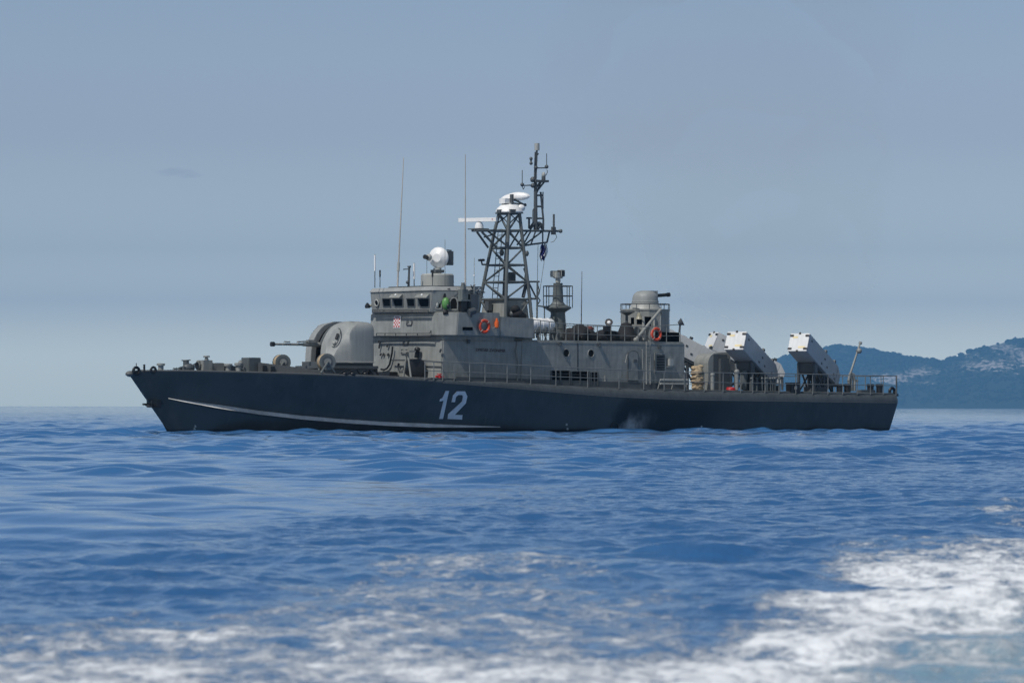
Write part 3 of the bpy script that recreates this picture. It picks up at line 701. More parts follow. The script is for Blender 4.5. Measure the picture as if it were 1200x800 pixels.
for px, y in ((404, 3.1), (413, 3.2), (428, 3.2), (434, 3.1)):
    mb = MB(); x, z = XZ(px, 438, y); mb.path([(x-.5, y, z-.1), (x-.25, y, z+.22), (x+.1, y, z+.12), (x+.4, y, z-.1)], .04, 6); mb.ball((x, y, z), .14, .14, .1); mb.build('mooring_cleat', M_BLACK, boat)

# ---- railings
def rail(name, pts, posts, mids=(.5,), r=.022, rp=.024, mat=M_RAIL, parent=boat):
    """pts: list of (base point, top point) along the run; posts: fractions 0..1"""
    mb = MB(); n_ = len(pts)
    def at_(t, f):
        u = t*(n_-1); i = min(int(u), n_-2); u -= i
        a = Vector(pts[i][0]).lerp(Vector(pts[i+1][0]), u); b_ = Vector(pts[i][1]).lerp(Vector(pts[i+1][1]), u); return a.lerp(b_, f)
    ts = sorted(set(list(posts)+[i/(n_-1) for i in range(n_)]))
    for f in (1.0,)+tuple(mids): mb.path([at_(t, f) for t in ts], r if f == 1 else r*.75, 6)
    for t in posts: mb.tube(at_(t, 0), at_(t, 1), rp, 6)
    return mb.build(name, mat, parent)
def rl(px, pb, pt_, y): return (P(px, pb, y), P(px, pt_, y))
rail('deck_railing', [rl(498, 445, 423.5, 3.85), rl(525, 446, 424, 3.92), rl(572, 448, 426, 3.98), rl(644, 452, 429.5, 4.0), rl(740, 456, 433.5, 4.0), rl(802, 458, 436, 4.0)], [i/13 for i in range(14)])
rail('deck_railing', [rl(803, 458, 436, 3.98), rl(865, 460, 437, 3.95), rl(905, 461, 437.5, 3.9), rl(960, 462, 438.5, 3.85), rl(1008, 462, 440, 3.75), rl(1050, 463, 440.3, 3.55)], [i/14 for i in range(15)])
rail('stern_railing', [(P(1051, 463, 3.5), P(1051, 440.3, 3.5)), ((.25, 0, 1.95), (.25, 0, 2.85)), ((.25, -3.5, 1.95), (.25, -3.5, 2.85))], [i/6 for i in range(7)])
rail('deck_railing', [((x, -y, z0), (x, -y, z1_)) for (x, y, z0), (_, _, z1_) in (rl(865, 460, 437, 3.95), rl(960, 462, 438.5, 3.85), rl(1050, 463, 440.3, 3.55))], [i/7 for i in range(8)])
def rl2(px, pb, pt_, y): return (P(px, pb, y), P(px, pt_, y))
rail('roof_railing', [rl2(623, 398, 374, 2.7), rl2(660, 399, 379, 2.75), rl2(700, 401, 381, 2.75), rl2(757, 403, 383, 2.75), rl2(797, 404, 380, 2.7)], [0, .07, .14, .2, .27, .33, .36, .43, .5, .57, .64, .71, .78, .84, .9, 1], mids=(.45,), r=.02)
rail('roof_railing', [((24, -2.7, 4.45), (24, -2.7, 5.3)), ((14.1, -2.7, 4.4), (14.1, -2.7, 5.3))], [i/9 for i in range(10)], mids=(.45,), r=.02)
fl_ = MB(); q = P(797, 381, 2.7); fl_.lathe([(.08, -.1), (.2, .12), (.21, .14)], (q[0], q[1], q[2]+.12), (-.3, .3, .2), 14); fl_.tube((q[0], q[1], q[2]), (q[0]+.05, q[1], q[2]-.35), .05); fl_.build('floodlight', M_DGREY, boat)

# ---- roof gear of the bridge: fire control radar, antennas
fd = MB(); cx, cz_ = XZ(512.5, 328, 0); zdr0 = zR; zdr1 = XZ(512, 321, 0)[1]
fd.lathe([(.84, zdr0), (.84, zdr0+.08), (.80, zdr0+.1), (.80, zdr1-.06), (.74, zdr1), (.0, zdr1+.01)], (cx, 0, 0), (0, 0, 1), 32); fd.tube((cx, 0, zdr1-.02), (cx, 0, XZ(512, 314, 0)[1]), .2, 16)
fd.mat(1).box(cx-.25, cx+.25, -.22, .22, zdr1+.06, zdr1+.2)
fcr = fd.build('director_pedestal', [M_LGREY, M_DGREY], boat)
di = MB(); ac = Vector(P(513.5, 302, 0.1)); ax = Vector((.86, .5, -.05)).normalized()
di.lathe([(.20, .16), (.205, .15), (.21, .145), (.42, .06), (.50, -.02), (.515, -.06), (.47, -.14), (.3, -.22), (.05, -.24)], ac, ax, 36)
di.build('radar_dish', M_WHITE, fcr)
ds = MB(); q = Vector(P(526.5, 303, .3)); ds.box(q.x-.18, q.x+.16, q.y-.12, q.y+.1, q.z-.32, q.z+.36); ds.mat(0).tube(ac-ax*.1, ac-ax*.6, .2, 14); ds.mat(1).ball(P(502.5, 301.5, 0), .16, .16, .17); ds.mat(2).tube(P(502, 302, 0), P(497.6, 300.8, .08), .1, 12, .11)
ds.mat(0).tube(P(523.5, 293, .3), P(529, 293.5, .3), .03); ds.build('director_head', [M_DGREY, M_LGREY, M_BLACK], fcr)
def whip(name, base, tip, r0=.035, r1=.012, mats=M_LGREY, sleeve=None, ymat=None):
    mb = MB(); b_ = Vector(base); t = Vector(tip); mb.tube(b_, b_.lerp(t, .5), r0, 8, (r0+r1)/2); mb.tube(b_.lerp(t, .5), t, (r0+r1)/2, 8, r1)
    ml = [mats]
    if sleeve:
        mb.cm = 1; ml.append(sleeve[2]); mb.tube(b_.lerp(t, sleeve[0]), b_.lerp(t, sleeve[1]), r0*sleeve[3], 10)
    return mb.build(name, ml, boat)
M_FIB = paint('fibreglass', (0.42, 0.40, 0.37), .5)
whip('whip_antenna', P(465.8, 336, -.5), P(473, 185, -.5), .045, .018, M_FIB, (.12, .19, M_LGREY, 1.5))
whip('whip_antenna', P(545.3, 343, 3.35), P(545.3, 181, 3.35), .045, .018, M_FIB)
whip('rod_antenna', P(439.3, 337, -1.5), P(439.3, 298, -1.5), .022, .02, M_DGREY, (.5, .98, M_WHITE, 1.9))
whip('rod_antenna', P(445.3, 337, -1.2), P(445.3, 316.5, -1.2), .02, .02, M_DGREY, (.62, 1, M_BLACK, 2))
whip('rod_antenna', P(485.3, 337, 0), P(485.3, 308, .0), .025, .02, M_DGREY, (.35, .98, M_WHITE, 1.9))
whip('rod_antenna', P(506.8, 337, 1.6), P(506.8, 316, 1.6), .02, .02, M_DGREY, (.6, 1, M_BLACK, 2.3))
whip('rod_antenna', P(521.5, 337, 2.4), P(521.5, 281, 2.4), .012, .01, M_DGREY)
whip('rod_antenna', P(500.2, 337, -2), P(500.2, 304, -2), .012, .01, M_DGREY)
whip('rod_antenna', P(555.5, 345, 3.3), P(555.8, 302, 3.3), .02, .012, M_LGREY, (.5, .54, M_WHITE, 2.4))
sm_ = MB(); sm_.tube(P(478.7, 337, 0), P(479.6, 313, 0), .06, 10, .05); sm_.tube(P(479.6, 313.5, 0), P(479.6, 311.5, 0), .09, 10); sm_.tube(P(472.5, 315.6, 0), P(479, 315.2, 0), .025, 6); sm_.ball(P(477.5, 330.8, .1), .08)
sm_.build('signal_pole', M_DGREY, boat)
bl = MB(); bl.lathe([(.06, -.08), (.14, .1), (.15, .12)], P(432, 359, -2.5), (.8, 0, .3), 12); bl.mat(1).ball(P(434.3, 358, -2.5), .08); bl.build('searchlight', [M_BLACK, M_LGREY], wh)
# antenna tuner bracket at the aft corner of the bridge
tu = MB(); q = P(543.5, 346, 3.4); tu.plan([(q[0]-.22, 3.2), (q[0]+.2, 3.2), (q[0]+.16, 3.5), (q[0]-.18, 3.5)], q[2]-.2, q[2]+.28); tu.mat(0).box(q[0]-.27, q[0]+.24, 3.2, 3.54, q[2]-.28, q[2]-.2)
tu.mat(1).box(q[0]-.2, q[0]+.15, 3.2, 3.4, q[2]-.75, q[2]-.285); tu.mat(0).tube((q[0]+.05, 3.4, q[2]+.3), (q[0]+.05, 3.4, q[2]+.6), .13, 10, .08)
tu.build('antenna_tuner', [M_TOWER, M_BLACK], wh, smooth=25)
br_ = MB()
for i in range(26):
    a = P(random.uniform(538, 562), random.uniform(339, 343), 3.15); br_.tube(a, (a[0]+random.uniform(-.3, .3), a[1]+random.uniform(-.1, .3), a[2]+random.uniform(-.3, .25)), .03, 5)
br_.box(P(553, 350, 3.3)[0]-.22, P(553, 350, 3.3)[0]+.22, 3.2, 3.5, P(553, 350, 3)[2]-.5, P(553, 350, 3)[2]+.2)
br_.tube(P(549, 366, 3.5), P(556, 364, 3.5), .16, 10); br_.tube(P(552, 364, 3.4), P(552, 372, 3.4), .06)
br_.build('cable_bracket', M_DGREY, wh)

# ---- lattice mast
B4 = {}
def leg_at(py):
    f = [250, 333, 350, 395]; 
    fp = itp([250, 270, 310, 350, 395], [597, 595.5, 594, 593, 592], py); ap = itp([250, 270, 310, 350, 385], [608.8, 611, 616, 620.8, 625], py); fs = itp([250, 270, 310, 350, 385], [583.8, 580.5, 569, 562.9, 558], py)
    yh = itp([250, 350, 395], [.42, 1.02, 1.25], py); x_f = XZ(fp, py, yh)[0]; x_a = XZ(ap, py, yh)[0]; z = XZ(fp, py, yh)[1]
    return x_f, x_a, yh, z
def node(i, py):
    x_f, x_a, yh, z = leg_at(py); return [(x_f, yh, z), (x_a, yh, z), (x_a, -yh, z), (x_f, -yh, z)][i]
lm = MB(); LV = [396, 350, 330, 310, 290, 270, 250]
for i in range(4):
    lm.path([node(i, py) for py in LV], .085, 10)
    j = (i+1) % 4
    for py in (350, 330, 310, 290, 270, 250): lm.tube(node(i, py), node(j, py), .05, 8)
    for k in range(1, len(LV)-1):
        ev, od = (i, j) if i % 2 == 0 else (j, i); a, b_ = (ev, od) if k % 2 else (od, ev)
        lm.tube(node(a, LV[k]), node(b_, LV[k+1]), .045, 8)
    lm.tube(node(i, 396), node(j, 350), .05, 8) if i % 2 == 0 else lm.tube(node(j, 396), node(i, 350), .05, 8)
mast = lm.build('lattice_mast', M_MAST, boat)
mh = MB(); x_f, x_a, yh, z = leg_at(350); x_f2, x_a2, yh2, z2 = leg_at(392)
mh.frustum([(x_f2-.1, yh2-.12, z_r), (x_a2+.02, yh2-.12, z_r), (x_a2+.02, -yh2+.12, z_r), (x_f2-.1, -yh2+.12, z_r)], [(x_f-.1, yh-.12, z-.02), (x_a+.1, yh-.12, z-.02), (x_a+.1, -yh+.12, z-.02), (x_f-.1, -yh+.12, z-.02)])
mh.build('mast_house', M_GREY, boat, smooth=25)
hx = MB()
hx.box(x_f+.02, x_f+.25, -.35, -.05, z-.55, z-.1); hx.tube((x_f-.3, yh+.05, z-1.2), (x_f-.3, yh+.05, z-.5), .08); hx.ball((x_f-.3, yh+.1, z-.75), .17); hx.build('mast_fitting', M_DGREY, boat)
dk2 = MB()
for i, (px, py, r) in enumerate(((604, 362, .22), (607, 368, .28), (609, 373, .24), (606, 378, .2), (612, 370, .2), (603, 383, .18))): dk2.ball(P(px, py, 1.3), r*1.1, r, r*.9)
dk2.build('exhaust_cover', M_CANVAS, boat)
# ladder inside, cable trunk
ld = MB()
for dy in (-.2, .2): ld.tube((23.05, -.75+dy, leg_at(350)[3]), (22.9, -.5+dy*.8, leg_at(268)[3]), .022, 6)
for i in range(13):
    t = i/12; x = 23.05-.15*t; y = -.75+.25*t; z = leg_at(350)[3]*(1-t)+leg_at(268)[3]*t; ld.tube((x, y-.2, z), (x, y+.2, z), .016, 6)
ld.build('mast_ladder', M_MAST, mast)
ct = MB(); q = node(2, 350); q2 = node(2, 300); ct.path([(q[0]+.1, q[1]+.12, q[2]), (q2[0]+.1, q2[1]+.1, q2[2]), node(2, 270)], .10, 8); q = P(598, 325, -.2); ct.box(q[0]-.18, q[0]+.18, -.35, 0, q[2]-.25, q[2]+.25)
q = P(616, 325, .6); ct.path([P(613, 348, .9), P(616, 335, .8), P(617, 320, .7), P(615, 314, .7)], .09, 8)
ct.build('cable_trunk', M_DGREY, mast)
# brackets: forward radar platform, aft topmast frame, cross yard
z27 = XZ(600, 271, 0)[1]; bk = MB()
def n2(px, py, y=0): return P(px, py, y)
for y in (-.42, .42):
    bk.tube(n2(556+ (y*7), 270.3, y), n2(612, 270.3, y), .06, 8); bk.tube(n2(562+y*7, 272, y), n2(577+y*12, 290, y), .06, 8)
bk.tube(n2(556, 270.5, -.42), n2(556, 270.5, .42), .06, 8); bk.tube(n2(572, 271, .1), n2(594, 288, .42), .05, 8); bk.tube(n2(567, 278, -.2), n2(577, 275, .2), .035, 8)
bk.box(XZ(567, 270, 0)[0], XZ(554, 270, 0)[0], -.4, .4, z27+.03, z27+.08)
bk.tube(n2(600, 270.3, .42), n2(657, 270.8, .42), .055, 8); bk.tube(n2(606, 270.3, -.42), n2(648, 270.8, -.42), .05, 8); bk.ball(n2(657, 270.8, .42), .1)
bk.path([n2(611, 288.5, .45), n2(622, 286.5, .3), n2(641, 284, .3), n2(644, 271, .42)], .045, 8)
for (a, b_) in (((612, 289), (637, 270)), ((612, 289), (622, 271)), ((622, 287), (628, 270)), ((606, 287), (618, 271)), ((597, 271), (611, 289)), ((597, 290), (608, 271)), ((636, 284), (636, 271))):
    for y in (.3, -.4): bk.tube(n2(*a, y), n2(*b_, y), .04, 6)
bk.build('mast_bracket', M_MAST, mast)
tp = MB(); top = leg_at(250)[3]
tp.plan([(leg_at(250)[0]+.1, .6), (leg_at(250)[1]-.1, .6), (leg_at(250)[1]-.1, -.6), (leg_at(250)[0]+.1, -.6)], top, top+.06)
for i in range(4):
    j = (i+1) % 4; q = node(i, 250); q2 = node(j, 262); tp.tube((q[0], q[1], q[2]), q2, .03, 6)
tp.build('mast_top_plate', M_MAST, mast)
cap = MB(); cxm = (leg_at(250)[0]+leg_at(250)[1])/2; zc = XZ(597, 249.5, 0)[1]
cap.lathe([(.66, 0), (.68, .06), (.60, .22), (.42, .38), (.2, .42), (.18, .6), (.02, .61)], (cxm, 0, zc), (0, 0, 1), 24); cap.ball((cxm-.5, .3, zc+.25), .22, .2, .18)
cap.mat(1).box(cxm+.1, cxm+.4, .35, .66, zc-.05, zc+.15); cap.mat(1).box(cxm+.5, cxm+.7, -.1, .2, zc-.02, zc+.14)
scap = cap.build('radar_turntable', [M_WHITE, M_DGREY], mast)
ux = Vector((-.43, .90, 0)); uy = Vector((.90, .43, 0)); rd = MB(); z0 = XZ(600, 233, 0)[1]; RM = Matrix.Translation((cxm-.1, .05, z0)) @ Matrix.Rotation(R(35), 4, 'Z') @ Matrix.Rotation(R(-6), 4, 'Y')
# curved reflector: half paraboloid sheet with rounded ends
cR = Vector(P(604, 231.8, .1)); n0 = len(rd.v); rd.ball((0, 0, 0), 1, 1, 1, 24, 14)
for i in range(n0, len(rd.v)):
    a_, b_, c_ = rd.v[i]; c_ = c_*.27 if c_ > 0 else c_*.17
    a_ = a_*.80; k_ = 1-.25*max(0, -a_/.8)
    q_ = cR+ux*a_*-1.0*-1.0+uy*(b_*.2)+Vector((0, 0, c_*k_-a_*-.06)); rd.v[i] = tuple(q_)
rd.mat(0).tube((cxm, 0, z0-.38), (cxm, 0, z0-.1), .1, 10); rd.box(cxm-.02, cxm+.42, -.25, .2, z0-.25, z0+.0); rd.mat(1).box(cxm+.02, cxm+.12, .2, .38, z0-.2, z0+.2); rd.tube(P(603, 234, .3), P(615, 240.5, .3), .05, 8); rd.tube(P(601, 238, .3), P(614, 240, .3), .04, 8); rd.tube(P(611, 241.5, .3), P(616, 240, .3), .08, 8); rd.mat(1).tube((cxm+.3, 0, z0-.36), (cxm+.2, 0, z0-.2), .16, 10)
rd.build('search_radar', [M_WHITE, M_DGREY], mast)
nr = MB(); q = P(561.5, 258.3, 0); nr.lathe([(.21, -.48), (.21, -.2), (.16, -.06), (.06, .0)], (q[0], 0, q[2]-.06), (0, 0, 1), 20)
aN = Vector(P(538.5, 257.5, .0)); bN = Vector(P(581.5, 257.8, .0)); rt = Vector((-(bN-aN).length/2, 0, 0)); rt = Matrix.Rotation(0, 4, 'Z') @ rt
cN = (aN+bN)/2; hl = (bN-aN).length/2
ux = Vector((-.43, .90, 0)); uy = Vector((.90, .43, 0)); hl = 1.03
def barbox(a0, a1, b0, b1, c0, c1): nr.frustum([cN+ux*a+uy*b_+Vector((0, 0, c0)) for a, b_ in ((a0, b0), (a1, b0), (a1, b1), (a0, b1))], [cN+ux*a+uy*b_+Vector((0, 0, c1)) for a, b_ in ((a0, b0), (a1, b0), (a1, b1), (a0, b1))])
barbox(-hl, hl, -.09, .09, -.095, .095); nr.mat(1); barbox(hl*.78, hl*.83, .085, .095, -.02, .05)
nr.build('navigation_radar', [M_WHITE, M_REDP], mast, bevel=.015)
# topmast
tm = MB(); xq, yq = 0, -.1
def q(px, py, y=-.1): return P(px, py, y)
tm.tube(q(627.6, 270), q(627.6, 214), .105, 10, .085); tm.tube(q(627.6, 214), q(629.2, 176), .05, 8, .045); tm.tube(q(626.2, 214), q(627.2, 178), .035, 8)
tm.path([q(636.5, 270), q(636.8, 258), q(635.5, 245), q(634.2, 232), q(633.6, 225)], .05, 8); tm.tube(q(636.3, 245), q(636.3, 225), .03, 8)
for py in (229, 242, 256): tm.tube(q(628, py), q(636, py), .045, 8)
tm.box(q(640, 212)[0], q(625, 212)[0], -.3, .12, q(630, 213.5)[2], q(630, 211)[2])
for (a, b_) in (((629, 226), (634, 213)), ((631, 222), (638, 213)), ((628, 221), (633, 213))): tm.tube(q(*a), q(*b_), .045, 8)
for (a, b_) in (((612.5, 217.5), (626, 217)), ((628, 197), (640, 196.8)), ((627, 185), (631, 180))): tm.tube(q(*a), q(*b_), .03, 8)
for py in (181, 184, 187, 190, 194, 199, 203, 207): tm.tube(q(626.5, py), q(629, py), .02, 6)
for c_, r in (((612, 216.5), .10), ((640.5, 195.5), .1), ((624.5, 217.5), .12), ((622.3, 191.5), .085), ((622.3, 186), .085), ((624.5, 210.5), .14), ((628, 196.5), .1)): tm.ball(q(*c_), r)
tm.tube(q(622.3, 193), q(622.3, 184.5), .045); tm.tube(q(612, 217), q(612, 199.5), .022, 6); tm.tube(q(640.6, 196), q(640.6, 180), .022, 6)
tm.path([q(641, 199), q(641.5, 202), q(640, 205), q(638, 207)], .018, 6); tm.path([q(612, 218), q(613, 222), q(615, 219)], .018, 6)
tm.path([q(621, 268), q(625.5, 262), q(630, 268), q(634, 262)], .09, 8); tm.path([q(624.5, 262), q(624.5, 247), q(626.5, 243)], .03, 6); tm.path([q(627, 262), q(633, 262), q(636, 268)], .09, 8)
tm.tube(q(620, 268), q(620, 256.5), .05, 8); tm.box(q(622, 256)[0], q(618, 256)[0], -.2, 0, q(620, 256.6)[2], q(620, 254.6)[2])
tm.tube(q(649, 270, .42), q(649, 251, .42), .055, 8, .05); tm.path([q(650.5, 272, .42), q(652.5, 278, .42), q(649, 283, .42), q(645.5, 284, .42)], .014, 5)
tm.box(q(650, 268, .4)[0], q(646.5, 268, .4)[0], .35, .5, q(648, 275, .4)[2], q(648, 266, .4)[2])
tm.mat(1).tube(q(629.3, 176.3), q(629.3, 168), .125, 16); tm.ball(q(637, 205), .1, .1, .14); tm.mat(0).tube(q(637, 211), q(637, 206.5), .1, 10)
tmo = tm.build('topmast', [M_DGREY, M_LGREY], mast)
wr = MB()
for (a, b_, y1, y2) in (((630.5, 286), (629, 378), 0, .8), ((643, 271), (632, 345), .3, .4), ((609, 288), (609, 290), 0, 0)): wr.tube(P(*a, y1), P(*b_, y2), .012, 5)
wr.path([P(629, 396, 1.2), P(629.5, 350, 1.2), P(629.8, 330, 1.2)], .045, 8)
wr.tube(P(611, 330, .9), P(632, 330, .9), .045, 8); wr.tube(P(619, 330, .9), P(629, 350, .9), .045, 8); wr.tube(P(618, 350, 1), P(630, 350, 1), .05, 8); wr.path([P(630, 333, 1), P(632, 340, 1), P(630, 348, 1), P(633, 352, 1), P(630, 357, 1)], .03, 6); wr.tube(P(631, 358.5, 1), P(641, 359.5, 1), .035, 8)
wr.build('rigging', M_MAST, mast)
# small outrigger lamps on the mast
ol = MB(); ol.path([P(570, 310, -1), P(565, 310, -1), P(564, 305, -1)], .04, 8); ol.tube(P(561, 305, -1), P(567.5, 304.6, -1), .06, 8); ol.ball(P(617.5, 297, 1), .1, .1, .14); ol.ball(P(588, 296, 0), .12, .12, .17); ol.build('mast_lamp', M_DGREY, mast)

# ---- optical director tower
tw = MB()
def zc_(py, y=0): return XZ(654, py, y)[1]
xt = XZ(653.8, 380, 0.3)[0]; yt = .3
tw.lathe([(.46, z_r-.1), (.44, zc_(396)), (.36, zc_(368)), (.37, zc_(366)), (.66, zc_(361.5)), (.66, zc_(360)), (.36, zc_(357)), (.27, zc_(354)), (.23, zc_(333)), (.24, zc_(332))], (xt, yt, 0), (0, 0, 1), 20)
twr = tw.build('director_tower', M_TOWER, boat, smooth=30)
th_ = MB(); th_.tube((xt, yt, zc_(332)), (xt, yt, zc_(326)), .13, 12); th_.mat(0).box(xt-.02, xt+.28, yt-.3, yt-.02, zc_(325), zc_(317.5)); th_.mat(1).box(xt-.26, xt-.0, yt-.1, yt+.25, zc_(324.5), zc_(316.5)); th_.mat(0).box(xt-.2, xt+.2, yt-.16, yt+.16, zc_(326.5), zc_(319)); th_.build('optical_sight', [M_LGREY, M_BLACK], twr, bevel=.03)
cg = MB()
ang = [R(a) for a in range(0, 360, 45)]; Rr = .72
for zz in (zc_(335.5), zc_(347)): cg.path([(xt+Rr*math.cos(a), yt+Rr*math.sin(a), zz) for a in ang]+[(xt+Rr, yt, zz)], .025, 6)
for a in ang: cg.tube((xt+Rr*math.cos(a), yt+Rr*math.sin(a), zc_(361)), (xt+Rr*math.cos(a), yt+Rr*math.sin(a), zc_(335.5)), .022, 6)
cg.tube(P(638, 360, 1), P(638, 385, 1), .03, 6); cg.build('tower_railing', M_DGREY, twr)
rg2 = MB(); 
for px in (648, 660): rg2.tube(P(px, 396, .9), P(px, 384, .8), .025, 6)
rg2.tube(P(648, 385, .8), P(660, 385, .8), .025, 6); rg2.ball(P(645.5, 374, .8), .09); rg2.build('tower_fitting', M_DGREY, twr)
whip('whip_antenna', P(681, 392, 1.2), P(682, 318, 1.2), .03, .014, M_DGREY)

# ---- rotary gun tower aft
gx, gy = XZ(756, 385, 0.2)[0], .2
def zg_(py): return XZ(756, py, gy)[1]
gb = MB(); gb.lathe([(1.24, z_r-.1), (1.24, zg_(364.5)), (1.27, zg_(364)), (1.27, zg_(362.5))], (gx, gy, 0), (0, 0, 1), 12)
gtw = gb.build('gun_tower', M_GREY, boat, smooth=20)
cn = MB(); cn.lathe([(.86, zg_(364)), (.80, zg_(362)), (.66, zg_(354.5)), (.66, zg_(354))], (gx, gy, 0), (0, 0, 1), 28); cn.build('gun_ring', M_LGREY, gtw)
rgun = MB(); rgun.lathe([(.62, zg_(355)), (.68, zg_(354.5)), (.68, zg_(353)), (.655, zg_(352.5)), (.64, zg_(348.5)), (.60, zg_(345.8)), (.53, zg_(343.6)), (.42, zg_(341.8)), (.28, zg_(340.9)), (.1, zg_(340.5))], (gx, gy, 0), (0, 0, 1), 32)
rgun.plan([(gx-.66, gy-.2), (gx+.05, gy-.2), (gx+.05, gy+.2), (gx-.66, gy+.2)], zg_(350), zg_(340.6)); rg_ = rgun.build('rotary_gun', M_TURR, boat, smooth=40, bevel=0)
bb = MB(); dz = .06; bb.tube((gx-.5, gy+.02, zg_(346.6)), (gx-1.38, gy+.1, zg_(344.8)), .09, 14, .085); bb.tube((gx-1.36, gy+.1, zg_(344.9)), (gx-1.5, gy+.1, zg_(344.6)), .105, 14); bb.build('gun_barrel', M_BLACK, rg_)
gc = MB(); Rr = 1.24; ang = [R(a) for a in range(0, 360, 30)]
for zz in (zg_(356.5),): gc.path([(gx+Rr*math.cos(a), gy+Rr*math.sin(a), zz) for a in ang]+[(gx+Rr, gy, zz)], .025, 6)
for a in ang: gc.tube((gx+Rr*math.cos(a), gy+Rr*math.sin(a), zg_(363)), (gx+Rr*math.cos(a), gy+Rr*math.sin(a), zg_(356.5)), .02, 6)
gc.build('tower_railing', M_DGREY, gtw)
tf = MB(); tf.cm = 0
for px, y in ((766.5, 1.4), (773.5, 1.4)): tf.tube(P(px, 395, y), P(px+.3, 370, y), .05, 8)
tf.tube(P(754.8, 398, 1.5), P(753.8, 371, 1.5), .07, 8); tf.cm = 1; tf.box(P(764, 376, 1.3)[0], P(755.5, 376, 1.3)[0], 1.2, 1.3, P(760, 382, 1.3)[2], P(760, 371, 1.3)[2]); tf.box(P(752, 376, 1.3)[0], P(747, 376, 1.3)[0], 1.25, 1.35, P(749, 380, 1.3)[2], P(749, 373, 1.3)[2])
tf.box(P(741.6, 376, 1.2)[0], P(740, 376, 1.2)[0], 1.15, 1.3, P(741, 380, 1.2)[2], P(741, 372, 1.2)[2])
tf.cm = 1; tf.box(P(790, 398, 1.1)[0], P(764, 398, 1.1)[0], 1.3, 1.5, z_r, P(760, 389, 1.3)[2]); tf.build('tower_fitting', [M_LGREY, M_VOID], gtw)
# davit boom across the tower
dv_ = MB(); dv_.tube(P(745, 398, 2.0), P(774.5, 362.5, 2.0), .075, 10); dv_.ball(P(745, 398, 2.0), .12); dv_.tube(P(774.5, 362.5, 2.0), P(775, 367, 1.6), .05); dv_.tube(P(745, 397, 2.0), P(746, 404, 2.0), .06); dv_.build('davit_boom', M_GREY, boat)
# compass binnacle under a dark cone cover, with a dish table on top
bi = MB(); bx_, bz = XZ(734, 393, 1.1); bi.lathe([(.62, -.35), (.52, 0), (.34, .4), (.26, .58), (.1, .64)], (bx_, 1.1, bz), (0, 0, 1), 14); bi.mat(1)
zt_ = XZ(734, 366, 1.1)[1]; bi.tube((bx_-.02, 1.1, bz+.6), (bx_-.02, 1.1, zt_), .07, 8); bi.lathe([(.1, -.14), (.30, -.02), (.38, .0), (.38, .04)], (bx_-.05, 1.1, zt_), (0, 0, 1), 18); bi.build('covered_binnacle', [M_CANVAS, M_DGREY], boat, smooth=25)
# things lying on the deckhouse roof
def lumpy(mb, c, rx, ry, rz, seed=0, k=.18):
    n0 = len(mb.v); mb.ball(c, rx, ry, rz, 18, 10)
    for i in range(n0, len(mb.v)):
        x, y, z = mb.v[i]; f = 1+k*math.sin(x*7+seed)*math.sin(y*6+seed*2)*math.cos(z*8+seed)+random.uniform(-.03, .03)
        mb.v[i] = (c[0]+(x-c[0])*f, c[1]+(y-c[1])*f, max(c[2]+(z-c[2])*f, z_r-.02))
tl = MB(); 
for (px, py, rx, rz) in ((667.5, 394, .22, .42), (679, 390, .42, .45), (689, 393, .45, .33), (700, 396, .7, .3), (714, 395.5, .75, .34), (727, 397, .8, .3), (709, 390.5, .4, .2)): lumpy(tl, P(px, py, 1.2), rx, .5, rz, px)
o = tl.build('tarpaulin_pile', M_CANVAS, None, loc=(20.0, 1.2, z_r)); ship_place(o, (20.0, 1.2, z_r)); tag(o, 'dark tarpaulin heap lying behind the roof railing between tower and rear gun', 'tarpaulin')
mb = MB(); c0 = P(690, 385.5, 1.3); lumpy(mb, c0, .22, .2, .14, 3); o = mb.build('rust_red_cloth', paint('rust_cloth', (.13, .04, .03), .9), None, loc=c0); ship_place(o, c0); o.name = 'cloth_bundle'; tag(o, 'small rust red cloth bundle on top of the dark tarpaulin heap', 'cloth')
sl = MB(); q_ = P(713.5, 378.5, 1.6); sl.lathe([(.1, -.12), (.19, .05), (.2, .1)], q_, (.4, .5, .3), 14); sl.mat(1).lathe([(.10, .09), (.05, .13)], q_, (.4, .5, .3), 14); sl.mat(0).box(q_[0]+.02, q_[0]+.3, 1.5, 1.75, q_[2]-.42, q_[2]-.15); sl.tube((q_[0], 1.6, q_[2]), (q_[0], 1.6, z_r), .03)
sl.build('searchlight', [M_BLACK, M_WHITE], boat)

# ---- removable things on the upper decks
def life_ring(px, py, y, label, nrm=(0, 1, 0)):
    c_ = P(px, py, y); o = empty('life_ring', c_, label, 'life ring', 'orange life rings hung on the superstructure')
    a = MB(); a.torus((0, 0, 0), nrm, .275, .075, 32, 10); a.build('ring', M_RED, o)
    g = MB()
    for k in range(4):
        t = math.pi/4+k*math.pi/2; g.torus((.275*math.cos(t), 0, .275*math.sin(t)), (-math.sin(t), 0, math.cos(t)), .078, .014, 12, 6)
    for k in range(4):
        t0 = math.pi/4+k*math.pi/2; t1 = t0+math.pi/2; g.path([(.36*math.cos(t0+(t1-t0)*f)*(1-.06*math.sin(f*math.pi)), 0.01, .36*math.sin(t0+(t1-t0)*f)*(1-.06*math.sin(f*math.pi))) for f in np.linspace(0, 1, 7)], .012, 5)
    g.build('grab_line', M_LGREY, o)
life_ring(567.6, 382.3, 3.52, 'orange life ring hung on the wheelhouse wing wall beside a small orange light float')
life_ring(769, 391.5, 2.82, 'orange life ring hung on the roof railing below the rear rotary gun')
c_ = P(582.2, 379.5, 3.55); o = empty('light_float', c_, 'small orange light float hanging right of the forward life ring', 'light float')
a = MB(); a.lathe([(.05, -.2), (.10, -.16), (.115, 0), (.10, .12), (.04, .15)], (0, 0, 0), (0, 0, 1), 16); a.build('float_body', M_ORANGE, o)
